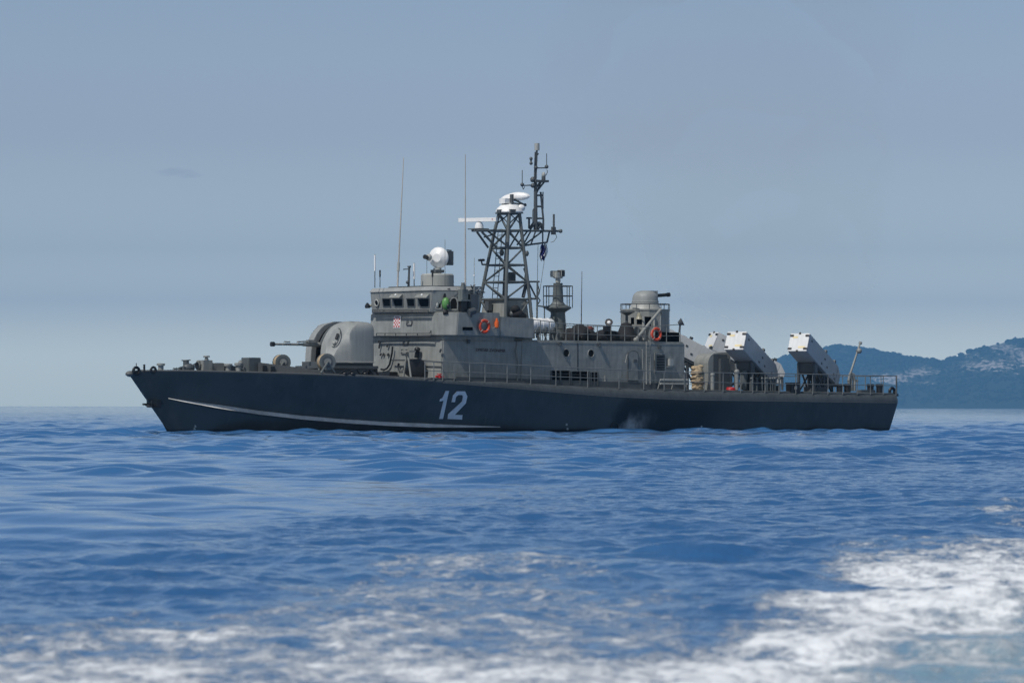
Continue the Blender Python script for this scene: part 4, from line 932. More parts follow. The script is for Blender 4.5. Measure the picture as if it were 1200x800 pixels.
a = MB(); a.lathe([(.04, .14), (.06, .16), (.055, .24), (.02, .27)], (0, 0, 0), (0, 0, 1), 12); a.build('lens', M_ORANGE, o)
a = MB(); e_ = Vector(P(573, 385, 3.5))-Vector(c_); a.path([(0, 0, -.1), (e_.x*.5, 0, e_.z*.5-.08), tuple(e_)], .012, 5); a.build('lanyard', M_LGREY, o)
# life raft canister on its cradle
rc = P(633, 380.5, 1.9); o = empty('life_raft', rc, 'white life raft canister in a cradle on the roof beside the mast foot', 'life raft')
xl = (XZ(618, 380, 1.9)[0]-XZ(647.5, 380, 1.9)[0])/2
a = MB(); a.lathe([(.12, -xl), (.26, -xl+.05), (.315, -xl+.15), (.315, -.03), (.335, -.03), (.335, .03), (.315, .03), (.315, xl-.15), (.26, xl-.05), (.12, xl)], (0, 0, 0), (1, 0, 0), 24); a.build('canister_shell', M_WHITE, o)
a = MB()
for x in (-xl*.5, xl*.5): a.torus((x, 0, 0), (1, 0, 0), .32, .018, 24, 5)
a.build('strap', M_WHITE, o)
cr_ = MB()
for px in (627, 635, 643.5):
    x = XZ(px, 380, 1.9)[0]; cr_.path([(x, 2.3, rc[2]-.12), (x, 2.28, rc[2]-.25), (x, 2.15, rc[2]-.38), (x, 1.6, rc[2]-.38), (x, 1.5, rc[2]-.1)], .05, 8); cr_.tube((x, 2.1, rc[2]-.38), (x, 2.25, z_r), .05); cr_.tube((x, 1.65, rc[2]-.38), (x, 1.6, z_r), .05)
cr_.tube((XZ(620, 380, 1.9)[0], 2.15, rc[2]-.38), (XZ(646, 380, 1.9)[0], 2.15, rc[2]-.38), .045); cr_.build('raft_cradle', M_MAST, boat, one=True)
# bell
c_ = P(749, 370, 1.75); o = empty('ship_bell', c_, 'small weathered bell hanging in front of the rear gun tower', 'bell')
a = MB(); a.lathe([(.20, -.17), (.16, -.12), (.12, 0), (.10, .1), (.04, .15)], (0, 0, 0), (0, 0, 1), 18); a.build('bell_body', M_BRONZE, o); a = MB(); a.tube((0, 0, -.12), (0, 0, -.2), .03); a.tube((0, 0, .14), (0, -.0, .35), .02); a.build('clapper', M_DGREY, o)
bbk = MB(); bbk.path([(c_[0], c_[1], c_[2]+.34), (c_[0], c_[1]-.35, c_[2]+.38), (c_[0], c_[1]-.5, c_[2]+.38)], .03, 6); bbk.build('bell_bracket', M_DGREY, gtw)
# flag bunched on its halyard
fg = MB(); random.seed(3)
rows_ = []
for i in range(14):
    t = i/13; py = 286+19*t; wid = 2.0+2.6*math.sin(math.pi*min(1, t*1.05))**.7; row = []
    for k in range(9):
        u = -1+2*k/8; row.append(P(636.3+u*wid+1.1*math.sin(t*5), py+1.2*math.sin(u*5+t*4), .25+.12*math.sin(u*9+t*6)))
    rows_.append(row)
fg.grid(rows_)
for fi in range(len(fg.m)):
    k = fi % 8; j = fi//8; fg.m[fi] = 0 if (k in (5, 6, 7) and j < 10) or (k < 3 and j > 8) or (k == 0 and j > 3) else 1
c_ = P(636.3, 286, .25); o = fg.build('signal_flag', [M_WHITE, M_BLUE, M_REDP], None, loc=c_); ship_place(o, c_); tag(o, 'blue and white flag hanging limp in folds below the mast yard', 'flag')
md = o.modifiers.new('thickness', 'SOLIDIFY'); md.thickness = .01

# ---- missile canisters on the aft deck
launch = []
def canister(fc, face_w, face_h, length, az, el, label, mats):
    """fc: ship-space centre of the front face; az heading measured from the bow towards port; el elevation"""
    f = Vector((math.cos(az)*math.cos(el), math.sin(az)*math.cos(el), math.sin(el))); rt_ = Vector((math.sin(az), -math.cos(az), 0)); up_ = rt_.cross(f)
    o = empty('missile_canister', fc, label, 'missile canister', 'missile launch canisters on the aft deck')
    rot = Matrix.Identity(4)
    for i in range(3): rot[i][0] = f[i]; rot[i][1] = -rt_[i]; rot[i][2] = up_[i]
    o.matrix_world = SHIP_M @ Matrix.Translation(fc) @ rot
    hw, hh = face_w/2, face_h/2; ln_ = length
    a = MB(); a.frustum([(-ln_, -hw, -hh*.98), (-ln_, hw, -hh*.98), (-ln_, hw, hh*.30), (-ln_, -hw, hh*.30)], [(-ln_+.45, -hw, -hh), (-ln_+.45, hw, -hh), (-ln_+.45, hw, hh), (-ln_+.45, -hw, hh)])
    a.box(-ln_+.45, 0, -hw, hw, -hh, hh); a.build('canister_body', mats[0], o, smooth=0, bevel=.025)
    a = MB(); a.box(0.002, .05, -hw*.995, hw*.995, -hh*.995, hh*.995); lid = a.build('end_cover', M_CANW, o, smooth=0, bevel=.015)
    for (y, z) in ((-.8, .72), (.8, .72), (-.8, -.72), (.8, -.72), (0, .98), (0, -.98)):
        a = MB(); sx_ = .10 if abs(y) > .1 else .05; a.box(.045, .09, y*hw-sx_, y*hw+sx_, z*hh-.045, z*hh+.045); a.box(.0, .09, y*hw*1.0-sx_*.5, y*hw+sx_*.5, z*hh-.03, z*hh+.03); a.build('latch', M_BLACK, lid, smooth=0)
    for (y, z, wd) in ((-.42, .55, .2), (.40, -.55, .27)):
        a = MB(); a.box(.05, .056, y*hw-wd*.7, y*hw+wd*.7, z*hh-.055, z*hh+.055); a.build('warning_label', M_YEL, lid, smooth=0)
    for sgn in (-1, 1):
        a = MB()
        for xx, zz in ((-.35, .45), (-2.2, .2), (-2.6, -.35), (-1.9, -.55), (-3.5, -.3), (-3.65, -.65)): a.box(xx-.06, xx+.06, sgn*(hw-.01), sgn*(hw+.02), zz*hh-.045, zz*hh+.045)
        a.build('side_fitting', M_DGREY, o, smooth=0, rot=(SHIP_M.to_3x3() @ rot.to_3x3()))
    a = MB()
    for xx in (-2.3, -3.5): a.box(xx-.10, xx+.10, -hw*.95, -hw*.75, hh, hh+.2); a.box(xx-.08, xx+.08, hw*.75, hw*.95, hh, hh+.14)
    a.build('lifting_lug', M_DGREY, o, rot=(SHIP_M.to_3x3() @ rot.to_3x3()))
    return o, rot
CL = 4.3; FW, FH = 1.06, 1.0
azP, elP = R(24), R(24.5)
canister(P(862.2, 399.4, 3.2), FW, FH, CL, azP, elP, 'near side missile canister with white end cover, left of the gap where the hill shows', (M_CAN,))
canister(P(936.3, 401.3, 3.2), FW, FH, CL, azP, elP, 'near side missile canister standing rearmost, in front of the hill by the stern', (M_CAN,))
canister(P(833.8, 399.8, -3.0), FW, FH, CL, R(-16), R(24.5), 'far side missile canister rising behind the hooded deck housing, its end cover showing', (M_CANW,))
canister(P(757, 386, -3.0), FW, FH, CL, R(-16), R(24.5), 'far side missile canister mostly hidden behind the deckhouse, only its rear end showing', (M_CANW,))
def launch_frame(xc, yc, px_front, sgn, az, el):
    """steel trestle under a canister"""
    mb = MB(); f = Vector((math.cos(az)*math.cos(el), math.sin(az)*math.cos(el), math.sin(el))); rt_ = Vector((math.sin(az), -math.cos(az), 0)); up_ = rt_.cross(f)
    c0 = Vector((xc, yc, px_front))
    for s_ in (-.42, .42):
        tops = []
        for d in (1.25, 2.6, 3.7):
            q_ = c0-f*d+rt_*s_-up_*(FH/2+.08); tops.append(q_); foot = Vector((q_.x, q_.y, 1.95)); mb.box(q_.x-.06, q_.x+.06, q_.y-.06, q_.y+.06, 1.95, q_.z)
        mb.tube(tops[0], tops[2], .09, 6); mb.tube(tops[0], (tops[1].x, tops[1].y, 2.0), .05, 6); mb.tube((tops[0].x, tops[0].y, 2.0), tops[1], .05, 6); mb.tube(tops[1], (tops[2].x, tops[2].y, 2.0), .05, 6)
    a_ = c0-f*1.25-up_*(FH/2+.08); mb.frustum([tuple(a_+rt_*-.5+Vector((0, 0, -.45))), tuple(a_+rt_*.5+Vector((0, 0, -.45))), tuple(a_+rt_*.5-f*.3+Vector((0, 0, -.45))), tuple(a_+rt_*-.5-f*.3+Vector((0, 0, -.45)))], [tuple(a_+rt_*-.5), tuple(a_+rt_*.5), tuple(a_+rt_*.5-f*.3), tuple(a_+rt_*-.5-f*.3)])
    mb.build('launcher_frame', M_DGREY, boat, one=True)
for (px, py, y, a_, e_) in ((862.2, 399.4, 3.2, azP, elP), (936.3, 401.3, 3.2, azP, elP), (833.8, 399.8, -3.0, R(-16), R(24.5)), (757, 386, -3, R(-16), R(24.5))):
    x, z = XZ(px, py, y); launch_frame(x, y, z, 1, a_, e_)
# yellow and black plate on the far canister
# ---- aft deck: hooded machinery housing and deck gear
Yh = 2.2
ho = MB(); zd_ = 1.95
xF, zTop = XZ(817, 414, Yh-1.3); 
prof = []
xl_, xr_ = XZ(830, 430, Yh)[0], XZ(856, 430, Yh)[0]; zt_ = XZ(845, 412.5, Yh)[1]
pf = [(xl_, zd_), (xl_, zt_-.55)]
for i in range(7): t = R(90*i/6); pf.append((xl_-.55+.55*math.cos(t), zt_-.55+.5*math.sin(t)))
pf += [(xr_, zt_+.02), (xr_, zd_)]
ho.frustum([(x, Yh, z) for x, z in pf], [(x, Yh-1.1, z) for x, z in pf]); hob = ho.build('machinery_hood', M_GREY, boat, smooth=30)
hi = MB(); a0_, b0_ = XZ(836, 418, Yh)[0], XZ(852, 418, Yh)[0]
hi.box(b0_, a0_, Yh-.01, Yh+.012, zd_, zt_-.12); hi.mat(1).box(XZ(852, 430, Yh)[0], XZ(842, 430, Yh)[0], Yh, Yh+.16, zd_, zt_-.32); hi.build('hood_interior', [M_DGREY, M_DGREY], hob, smooth=0)  # dark colour of plate and box paints the hood's dim interior
# tan lashed bundle
c_ = P(817.5, 446, 2.9); o = empty('canvas_bundle', (c_[0], c_[1], 2.0), 'tan lashed fender bundle standing on the side deck at the deckhouse end', 'bundle')
a = MB(); random.seed(11)
for i in range(46):
    t = random.random()*6.28; zz = .12+(i/46)*1.15; a.ball((.22*math.cos(t)+random.uniform(-.05, .05), .2*math.sin(t), zz), random.uniform(.10, .17), random.uniform(.10, .17), random.uniform(.06, .1), 8, 5)
a.lathe([(.25, .02), (.3, .3), (.3, 1.0), (.2, 1.28)], (0, 0, 0), (0, 0, 1), 12); a.build('bundle_body', M_TAN, o)
a = MB(); a.torus((0, 0, .45), (0, .1, 1), .34, .03, 16, 6); a.torus((0, 0, .9), (.1, 0, 1), .33, .03, 16, 6); a.build('lashing', M_CANVAS, o)
# assorted gear between the launchers
def deck_item(name, px, py, y, fn, mats, bevel=.02):
    x, z = XZ(px, py, y); mb = MB(); fn(mb, x, y, z); return mb.build(name, mats, boat, bevel=bevel)
def vent(mb, x, y, z): mb.lathe([(.16, -.2), (.16, .5), (.26, .55), (.26, .72), (.12, .8)], (x, y, z), (0, 0, 1), 14)
def capstan(mb, x, y, z): mb.lathe([(.22, -.2), (.22, .1), (.13, .2), (.13, .4), (.2, .5), (.2, .56)], (x, y, z), (0, 0, 1), 14)
deck_item('deck_vent', 863.5, 452, 3.2, lambda mb, x, y, z: (mb.tube((x, y, z-.2), (x, y, z+.6), .09, 10, .12), mb.ball((x, y, z+.7), .14), mb.tube((x, y, z+.7), (x+.1, y, z+1.1), .05)), M_GREY, 0)
deck_item('deck_vent', 835, 452, 3.3, lambda mb, x, y, z: (mb.tube((x, y, z-.2), (x, y, z+.5), .1, 12), mb.ball((x, y, z+.55), .12)), M_GREY, 0)
deck_item('deck_vent', 871.5, 452, 2.9, lambda mb, x, y, z: mb.lathe([(.2, -.2), (.22, .6), (.2, .75), (.1, .8)], (x, y, z), (0, 0, 1), 14), M_MAST, 0)
deck_item('deck_winch', 884, 455, 2.9, lambda mb, x, y, z: (mb.box(x-.4, x+.4, y-.3, y+.3, z-.2, z+.2), mb.lathe([(.3, -.4), (.3, -.35), (.16, -.33), (.16, .33), (.3, .35), (.3, .4)], (x, y, z+.28), (1, .2, 0), 16)), M_DGREY)
deck_item('deck_winch', 900, 455, 2.6, lambda mb, x, y, z: (mb.box(x-.5, x+.3, y-.3, y+.3, z-.2, z+.15), mb.tube((x-.4, y, z+.2), (x+.4, y+.1, z+.45), .12), mb.ball((x+.3, y, z+.3), .2)), M_DGREY)
deck_item('valve_stand', 893, 453, 3.4, lambda mb, x, y, z: [mb.tube((x+.35*i, y, z-.2), (x+.35*i, y, z+.35), .05, 8) for i in range(-2, 3)]+[mb.ball((x+.35*i, y, z+.4), .085) for i in range(-2, 3)], M_MAST, 0)
deck_item('valve_stand', 908, 453, 3.4, lambda mb, x, y, z: [mb.tube((x+.3*i, y, z-.2), (x+.3*i, y, z+.35), .05, 8) for i in range(-1, 3)]+[mb.ball((x+.3*i, y, z+.4), .085) for i in range(-1, 3)], M_MAST, 0)
deck_item('deck_pipe', 915, 450, 3.0, lambda mb, x, y, z: mb.path([(x+.6, y, z-.2), (x+.6, y, z+.3), (x-.1, y, z+.35), (x-.1, y, z-.3)], .06, 8), M_STEEL, 0)
for px in (984, 993, 1020, 1030.5):
    deck_item('bollard', px, 457, 3.0, lambda mb, x, y, z: mb.lathe([(.17, -.3), (.17, .18), (.2, .2), (.2, .3), (.15, .32)], (x, y, z), (0, 0, 1), 14), M_BLACK, 0)
deck_item('deck_winch', 955, 456, 2.7, lambda mb, x, y, z: (mb.box(x-.6, x+.5, y-.3, y+.3, z-.2, z+.12), mb.ball((x, y, z+.2), .28), mb.ball((x-.7, y, z+.15), .22)), M_DGREY)
deck_item('mooring_cleat', 1013, 459, 3.1, lambda mb, x, y, z: (mb.box(x-.6, x+.4, y-.2, y+.2, z-.2, z+.1),), M_DGREY)
mb = MB(); x, z = XZ(1045.5, 458.5, 3.1); mb.torus((x, 3.1, z), (0, 1, 0), .17, .08, 18, 8); mb.box(x-.3, x+.4, 2.95, 3.25, z-.25, z-.12); mb.build('stern_fairlead', M_BLACK, boat)
# stern ensign staff / small boom
st = MB(); st.tube(P(996.5, 438, 2.6), P(1008, 402, 2.6), .06, 10, .045); st.ball(P(1007, 411, 2.75), .14); st.tube(P(1008, 403, 2.6), P(1008.6, 400.5, 2.6), .09); st.tube(P(1004.5, 412, 2.6), P(1007.5, 410, 2.6), .1)
st.path([P(996, 438, 2.6), P(994.5, 446, 2.6), P(996, 458, 2.6)], .07, 8); st.path([P(999, 438, 2.6), P(1001.5, 446, 2.6), P(1001, 458, 2.6)], .08, 8); st.path([P(997.5, 438, 2.6), P(998, 458, 2.6)], .06, 8); st.tube(P(996, 437, 2.6), P(1001, 439, 2.6), .07); st.ball(P(1004.5, 446, 2.6), .07)
st.build('stern_davit', M_GREY, boat)
# black crate, red coil, red can
c_ = P(929, 459, 3.6); o = empty('black_crate', (c_[0], c_[1], 1.98), 'black equipment crate on the side deck between the two near canisters', 'crate')
a = MB(); a.box(-.30, .30, -.2, .2, .0, .42); a.build('crate_box', M_BLACK, o, bevel=.02); a = MB(); a.box(-.33, .33, -.23, .23, .425, .50); a.build('crate_lid', M_BLACK, o, bevel=.02); a = MB(); a.box(-.1, .06, .2, .215, .16, .32); a.build('paper_tag', M_LGREY, o, smooth=0)
c_ = P(856.5, 453, 3.1); o = empty('red_hose_coil', (c_[0], c_[1], c_[2]), 'red hose coil lying on deck in front of the hooded housing', 'hose')
a = MB()
for k in range(2): a.torus((0, 0, -.14+.07*k), (0, .1, 1), .21-.03*k, .04, 20, 6)
a.build('hose_loops', M_REDP, o)
c_ = P(515, 441.5, 3.3); o = empty('red_valve', c_, 'small red hydrant valve low on the side deck beside the front corner', 'hydrant')
a = MB(); a.lathe([(.10, -.25), (.09, .06), (.04, .1)], (0, 0, 0), (0, 0, 1), 12); a.build('valve_body', M_REDP, o); a = MB(); a.torus((0, 0, .13), (0, 0, 1), .1, .025, 14, 6); a.tube((-.22, 0, 0), (.22, 0, .02), .05); a.build('hand_wheel', M_REDP, o)

# ================================================================== SEA
def set_kind(o, k): o['kind'] = k; return o
def sstep(a, b_, x): t = np.clip((x-a)/(b_-a), 0, 1); return t*t*(3-2*t)
def vnoise(x, y, seed):
    """smooth value noise on arrays"""
    r = np.random.default_rng(seed); tab = r.random((256, 256)); xi = np.floor(x).astype(int); yi = np.floor(y).astype(int); fx = x-xi; fy = y-yi
    fx = fx*fx*(3-2*fx); fy = fy*fy*(3-2*fy); g = lambda a, b_: tab[a & 255, b_ & 255]
    return (g(xi, yi)*(1-fx)+g(xi+1, yi)*fx)*(1-fy)+(g(xi, yi+1)*(1-fx)+g(xi+1, yi+1)*fx)*fy
def fbm(x, y, seed, o=4):
    s = 0; a = .5; t = 0
    for k in range(o): s = s+a*vnoise(x*2**k+17*k, y*2**k+5*k, seed+k); t += a; a *= .55
    return s/t
def build_sea():
    ds = [9.0]
    while ds[-1] < 17700:
        d = ds[-1]
        st_ = .045 if d < 45 else (.045+(d-45)*.00075 if d < 120 else (.10+(d-120)*.0013 if d < 300 else .334*(d/300)**1.9))
        ds.append(d+st_)
    ds = np.array(ds); nr_ = len(ds)
    u = np.concatenate([-np.geomspace(1.2, .17, 14)[:-1], np.linspace(-.165, .165, 430), np.geomspace(.17, 1.2, 14)[1:]]); nc = len(u)
    D_, U = np.meshgrid(ds, u, indexing='ij'); X = D_*U; Y = D_.copy(); Z = np.zeros_like(X)
    dx = D_*(.33/430); dy = np.gradient(ds)[:, None]*np.ones_like(X)
    PX = 600+F*U; PY = 476.7+(F*H/D_)+(PX-600)*.002          # where the still surface lies, used to lay out patches
    r = np.random.default_rng(21)
    # swell and wind ripples: many directional sinusoids, short ones left out where the grid is too coarse
    main = math.radians(78)     # travelling mostly towards / away from the viewer, crests slightly oblique
    rough = sstep(-.1, 1, .5+(PX-760+(PY-520)*.8)/520)
    for k in range(130):
        lam = 0.6*(10/0.6)**r.random(); th = main+r.normal(0, .66 if lam < 5 else .5); sl_ = .0145*float(np.interp(math.log(lam), np.log([.6, 1, 1.6, 2.6, 4.5, 10]), [.35, 1.0, 1.3, 1.2, .6, .25])); amp = sl_*lam/(2*math.pi)*(.5+r.random())
        kx = 2*math.pi/lam*math.cos(th); ky = 2*math.pi/lam*math.sin(th); ph = r.random()*6.28
        keep = sstep(2.2, 4.5, lam/np.maximum(dx*abs(math.cos(th))*1.0, dy*abs(math.sin(th))))
        w_ = np.sin(kx*X+ky*Y+ph+ .6*np.sin(kx*.21*X+ky*.13*Y+ph*2)); w_ = w_+.38*(w_*w_-.5)
        Z += amp*keep*w_*(1 if lam > .95 else .1+1.2*rough)
    Z *= (.5+1.0*sstep(.3, .7, fbm(X*.11, Y*.05, 33, 3)))
    Z *= (.55+.45*np.maximum(sstep(32, 80, D_), rough))*(1+.55*sstep(60, 110, D_)*(1-.6*rough))
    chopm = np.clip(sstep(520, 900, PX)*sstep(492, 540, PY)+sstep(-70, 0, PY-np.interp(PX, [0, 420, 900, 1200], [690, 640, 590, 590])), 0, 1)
    for k in range(70):
        lam = .16*(.9/.16)**r.random(); th = main+r.normal(0, .8); amp = .020*lam/(2*math.pi)*(.5+r.random()); kx = 2*math.pi/lam*math.cos(th); ky = 2*math.pi/lam*math.sin(th); ph = r.random()*6.28
        keep = sstep(1.8, 3.5, lam/np.maximum(dx, dy)); Z += amp*keep*chopm*np.sin(kx*X+ky*Y+ph+.8*np.sin(kx*.17*X-ky*.11*Y+ph))
    Z *= (.7+.3*sstep(.2, .8, fbm(X*.02, Y*.012, 3, 3)))*(1-.5*sstep(150, 500, D_))
    # ---- wake of the photographer's boat
    xw = PX; yw = PY
    n1 = fbm(X*.35+9, Y*.16, 40, 4)-.5; n2_ = fbm(X*1.1, Y*.5, 60, 4)-.5
    n3_ = fbm(X*2.6+3, Y*.9, 70, 3)-.5
    edgeA = np.interp(xw, [-2000, 0, 150, 300, 420, 520, 640, 760, 860, 1000], [775, 716, 706, 676, 652, 630, 616, 606, 612, 690])
    inA = sstep(-30, 60, yw-edgeA+n1*90+n2_*40+n3_*20)*(1-sstep(620, 960, xw+n1*160-(yw-640)*.5))
    inA *= np.interp(yw, [600, 660, 720, 780, 900], [.66, .66, .62, .84, 1.0])
    edgeB = np.interp(xw, [500, 700, 760, 850, 930, 1000, 1080, 1200, 1400, 2500], [880, 782, 755, 716, 676, 654, 640, 616, 590, 500])
    inB = sstep(-45, 65, yw-edgeB+n1*80+n2_*50+n3_*25)
    inB *= (1-sstep(230, 480, yw-edgeB+n1*80))*(1-.8*sstep(1500, 2400, xw+n1*300))
    turq = sstep(20, 110, yw-edgeB+n1*60-40)*sstep(880, 1080, xw+n1*80)
    foam = np.clip(np.maximum(inA*.88, inB*(.97-.36*turq))*(1+n2_*.45+n3_*.25), 0, 1)
    dark = sstep(-60, 0, yw-edgeA+n1*50+25)*(1-sstep(900, 1150, xw))*(1-inA*.6)
    Z += foam*((fbm(X*3.0, Y*2.2, 80, 4)-.5)*.05+(fbm(X*8.0, Y*4.0, 85, 3)-.5)*.035)+foam*.012
    Z += np.maximum(dark, .8*sstep(560, 900, xw)*sstep(500, 540, yw))*(fbm(X*4.5, Y*2.6, 90, 3)-.5)*.045*(1-sstep(90, 160, D_))
    co = np.stack([X, Y, Z], -1).reshape(-1, 3).astype(np.float32)
    idx = np.arange(nr_*nc).reshape(nr_, nc); q_ = np.stack([idx[:-1, :-1], idx[:-1, 1:], idx[1:, 1:], idx[1:, :-1]], -1).reshape(-1, 4)
    me = bpy.data.meshes.new('sea'); me.vertices.add(len(co)); me.vertices.foreach_set('co', co.ravel())
    me.loops.add(q_.size); me.loops.foreach_set('vertex_index', q_.ravel().astype(np.int32)); me.polygons.add(len(q_))
    me.polygons.foreach_set('loop_start', np.arange(0, q_.size, 4, dtype=np.int32)); me.polygons.foreach_set('use_smooth', np.ones(len(q_), bool)); me.update()
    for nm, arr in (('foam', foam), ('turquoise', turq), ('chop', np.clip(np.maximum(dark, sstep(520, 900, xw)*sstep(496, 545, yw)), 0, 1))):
        at_ = me.attributes.new(nm, 'FLOAT', 'POINT'); at_.data.foreach_set('value', arr.ravel().astype(np.float32))
    o = bpy.data.objects.new('sea', me); COL.objects.link(o); print('sea verts', len(co), nr_, nc)
    return set_kind(o, 'structure')
def sea_material():
    m, n, b = new_mat('sea_water'); L = n.links.new
    geo = n.nodes.new('ShaderNodeNewGeometry')
    def attr(nm): k = n.nodes.new('ShaderNodeAttribute'); k.attribute_name = nm; return k.outputs['Fac']
    def noise(sc, det, s3=(1, 1, 1), rough=.5, dist=0):
        mp = n.nodes.new('ShaderNodeMapping'); mp.inputs['Scale'].default_value = s3; L(geo.outputs['Position'], mp.inputs[0])
        k = n.nodes.new('ShaderNodeTexNoise'); k.inputs['Scale'].default_value = sc; k.inputs['Detail'].default_value = det; k.inputs['Roughness'].default_value = rough; k.inputs['Distortion'].default_value = dist
        L(mp.outputs[0], k.inputs['Vector']); return k.outputs[0]
    def mt(op, a, c, clamp=False):
        k = n.nodes.new('ShaderNodeMath'); k.operation = op; k.use_clamp = clamp
        for i, v in enumerate((a, c)):
            if isinstance(v, (int, float)): k.inputs[i].default_value = v
            else: L(v, k.inputs[i])
        return k.outputs[0]
    def rng(v, a, b_, c=0, d=1):
        k = n.nodes.new('ShaderNodeMapRange'); k.interpolation_type = 'SMOOTHSTEP'; L(v, k.inputs[0])
        for i, q_ in enumerate((a, b_, c, d)):
            if isinstance(q_, (int, float)): k.inputs[i+1].default_value = q_
            else: L(q_, k.inputs[i+1])
        return k.outputs[0]
    def mix(f, a, c):
        k = n.nodes.new('ShaderNodeMix'); k.data_type = 'RGBA'
        if isinstance(f, float): k.inputs[0].default_value = f
        else: L(f, k.inputs[0])
        for i, v in ((6, a), (7, c)):
            if isinstance(v, tuple): k.inputs[i].default_value = v+(1,)
            else: L(v, k.inputs[i])
        return k.outputs[2]
    foam, turq, chop = attr('foam'), attr('turquoise'), attr('chop')
    fn = mt('ADD', mt('MULTIPLY', noise(4.6, 7, (.62, .42, 1), .66, .5), .6), mt('MULTIPLY', noise(17, 6, (.7, .5, 1), .75), .58))
    thr = rng(foam, 0, 1, .76, .38); mask = mt('MULTIPLY', rng(fn, thr, mt('ADD', thr, .24)), .97); mask = mt('MULTIPLY', mask, rng(foam, .02, .22))
    body = mix(noise(.05, 3), (0.036, 0.130, 0.31), (0.046, 0.155, 0.35))
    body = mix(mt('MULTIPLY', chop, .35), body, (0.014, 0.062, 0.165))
    body = mix(mt('MULTIPLY', rng(foam, .1, .9), .6), body, (0.10, 0.20, 0.33))
    body = mix(mt('MULTIPLY', turq, .8), body, (0.24, 0.38, 0.45))
    colr = mix(mask, body, (0.84, 0.87, 0.89)); L(colr, b.inputs['Base Color'])
    L(rng(mask, 0, 1, .07, .8), b.inputs['Roughness']); b.inputs['IOR'].default_value = 1.333
    h1 = noise(3.2, 4, (1, .8, 1), .55); h2 = noise(14, 3, (1, .8, 1), .5)
    hh = mt('ADD', mt('MULTIPLY', h1, mt('ADD', mt('MULTIPLY', chop, .030), .0055)), mt('MULTIPLY', h2, mt('ADD', mt('MULTIPLY', chop, .008), .0003)))
    hh = mt('ADD', hh, mt('MULTIPLY', mt('MULTIPLY', mask, fn), .025))
    bump = n.nodes.new('ShaderNodeBump'); bump.inputs['Strength'].default_value = 1; bump.inputs['Distance'].default_value = 1; L(hh, bump.inputs['Height']); L(bump.outputs[0], b.inputs['Normal'])
    return m
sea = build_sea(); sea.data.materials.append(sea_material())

# ================================================================== HILLS
def hill_material():
    m, n, b = new_mat('hill_ground'); L = n.links.new; geo = n.nodes.new('ShaderNodeNewGeometry')
    def noise(sc, det, s3=(1, 1, 1), r_=.55):
        mp = n.nodes.new('ShaderNodeMapping'); mp.inputs['Scale'].default_value = s3; L(geo.outputs['Position'], mp.inputs[0]); k = n.nodes.new('ShaderNodeTexNoise'); k.inputs['Scale'].default_value = sc; k.inputs['Detail'].default_value = det; k.inputs['Roughness'].default_value = r_
        L(mp.outputs[0], k.inputs['Vector']); return k.outputs[0]
    at_ = n.nodes.new('ShaderNodeAttribute'); at_.attribute_name = 'rock'
    rg_ = n.nodes.new('ShaderNodeMapRange'); rg_.interpolation_type = 'SMOOTHSTEP'
    th = n.nodes.new('ShaderNodeMapRange'); L(at_.outputs['Fac'], th.inputs[0]); th.inputs[3].default_value = .74; th.inputs[4].default_value = .38
    ad = n.nodes.new('ShaderNodeMath'); ad.operation = 'ADD'; ad.inputs[1].default_value = .12; L(th.outputs[0], ad.inputs[0])
    L(noise(.06, 8, (1, .3, 1.7), .7), rg_.inputs[0]); L(th.outputs[0], rg_.inputs[1]); L(ad.outputs[0], rg_.inputs[2])
    g = n.nodes.new('ShaderNodeMix'); g.data_type = 'RGBA'; L(noise(.02, 6), g.inputs[0]); g.inputs[6].default_value = (.018, .034, .018, 1); g.inputs[7].default_value = (.05, .062, .034, 1)
    k = n.nodes.new('ShaderNodeMix'); k.data_type = 'RGBA'; L(rg_.outputs[0], k.inputs[0]); L(g.outputs[2], k.inputs[6]); k.inputs[7].default_value = (.56, .51, .46, 1)
    L(k.outputs[2], b.inputs['Base Color']); b.inputs['Roughness'].default_value = .95; b.inputs['Specular IOR Level'].default_value = .1
    return m
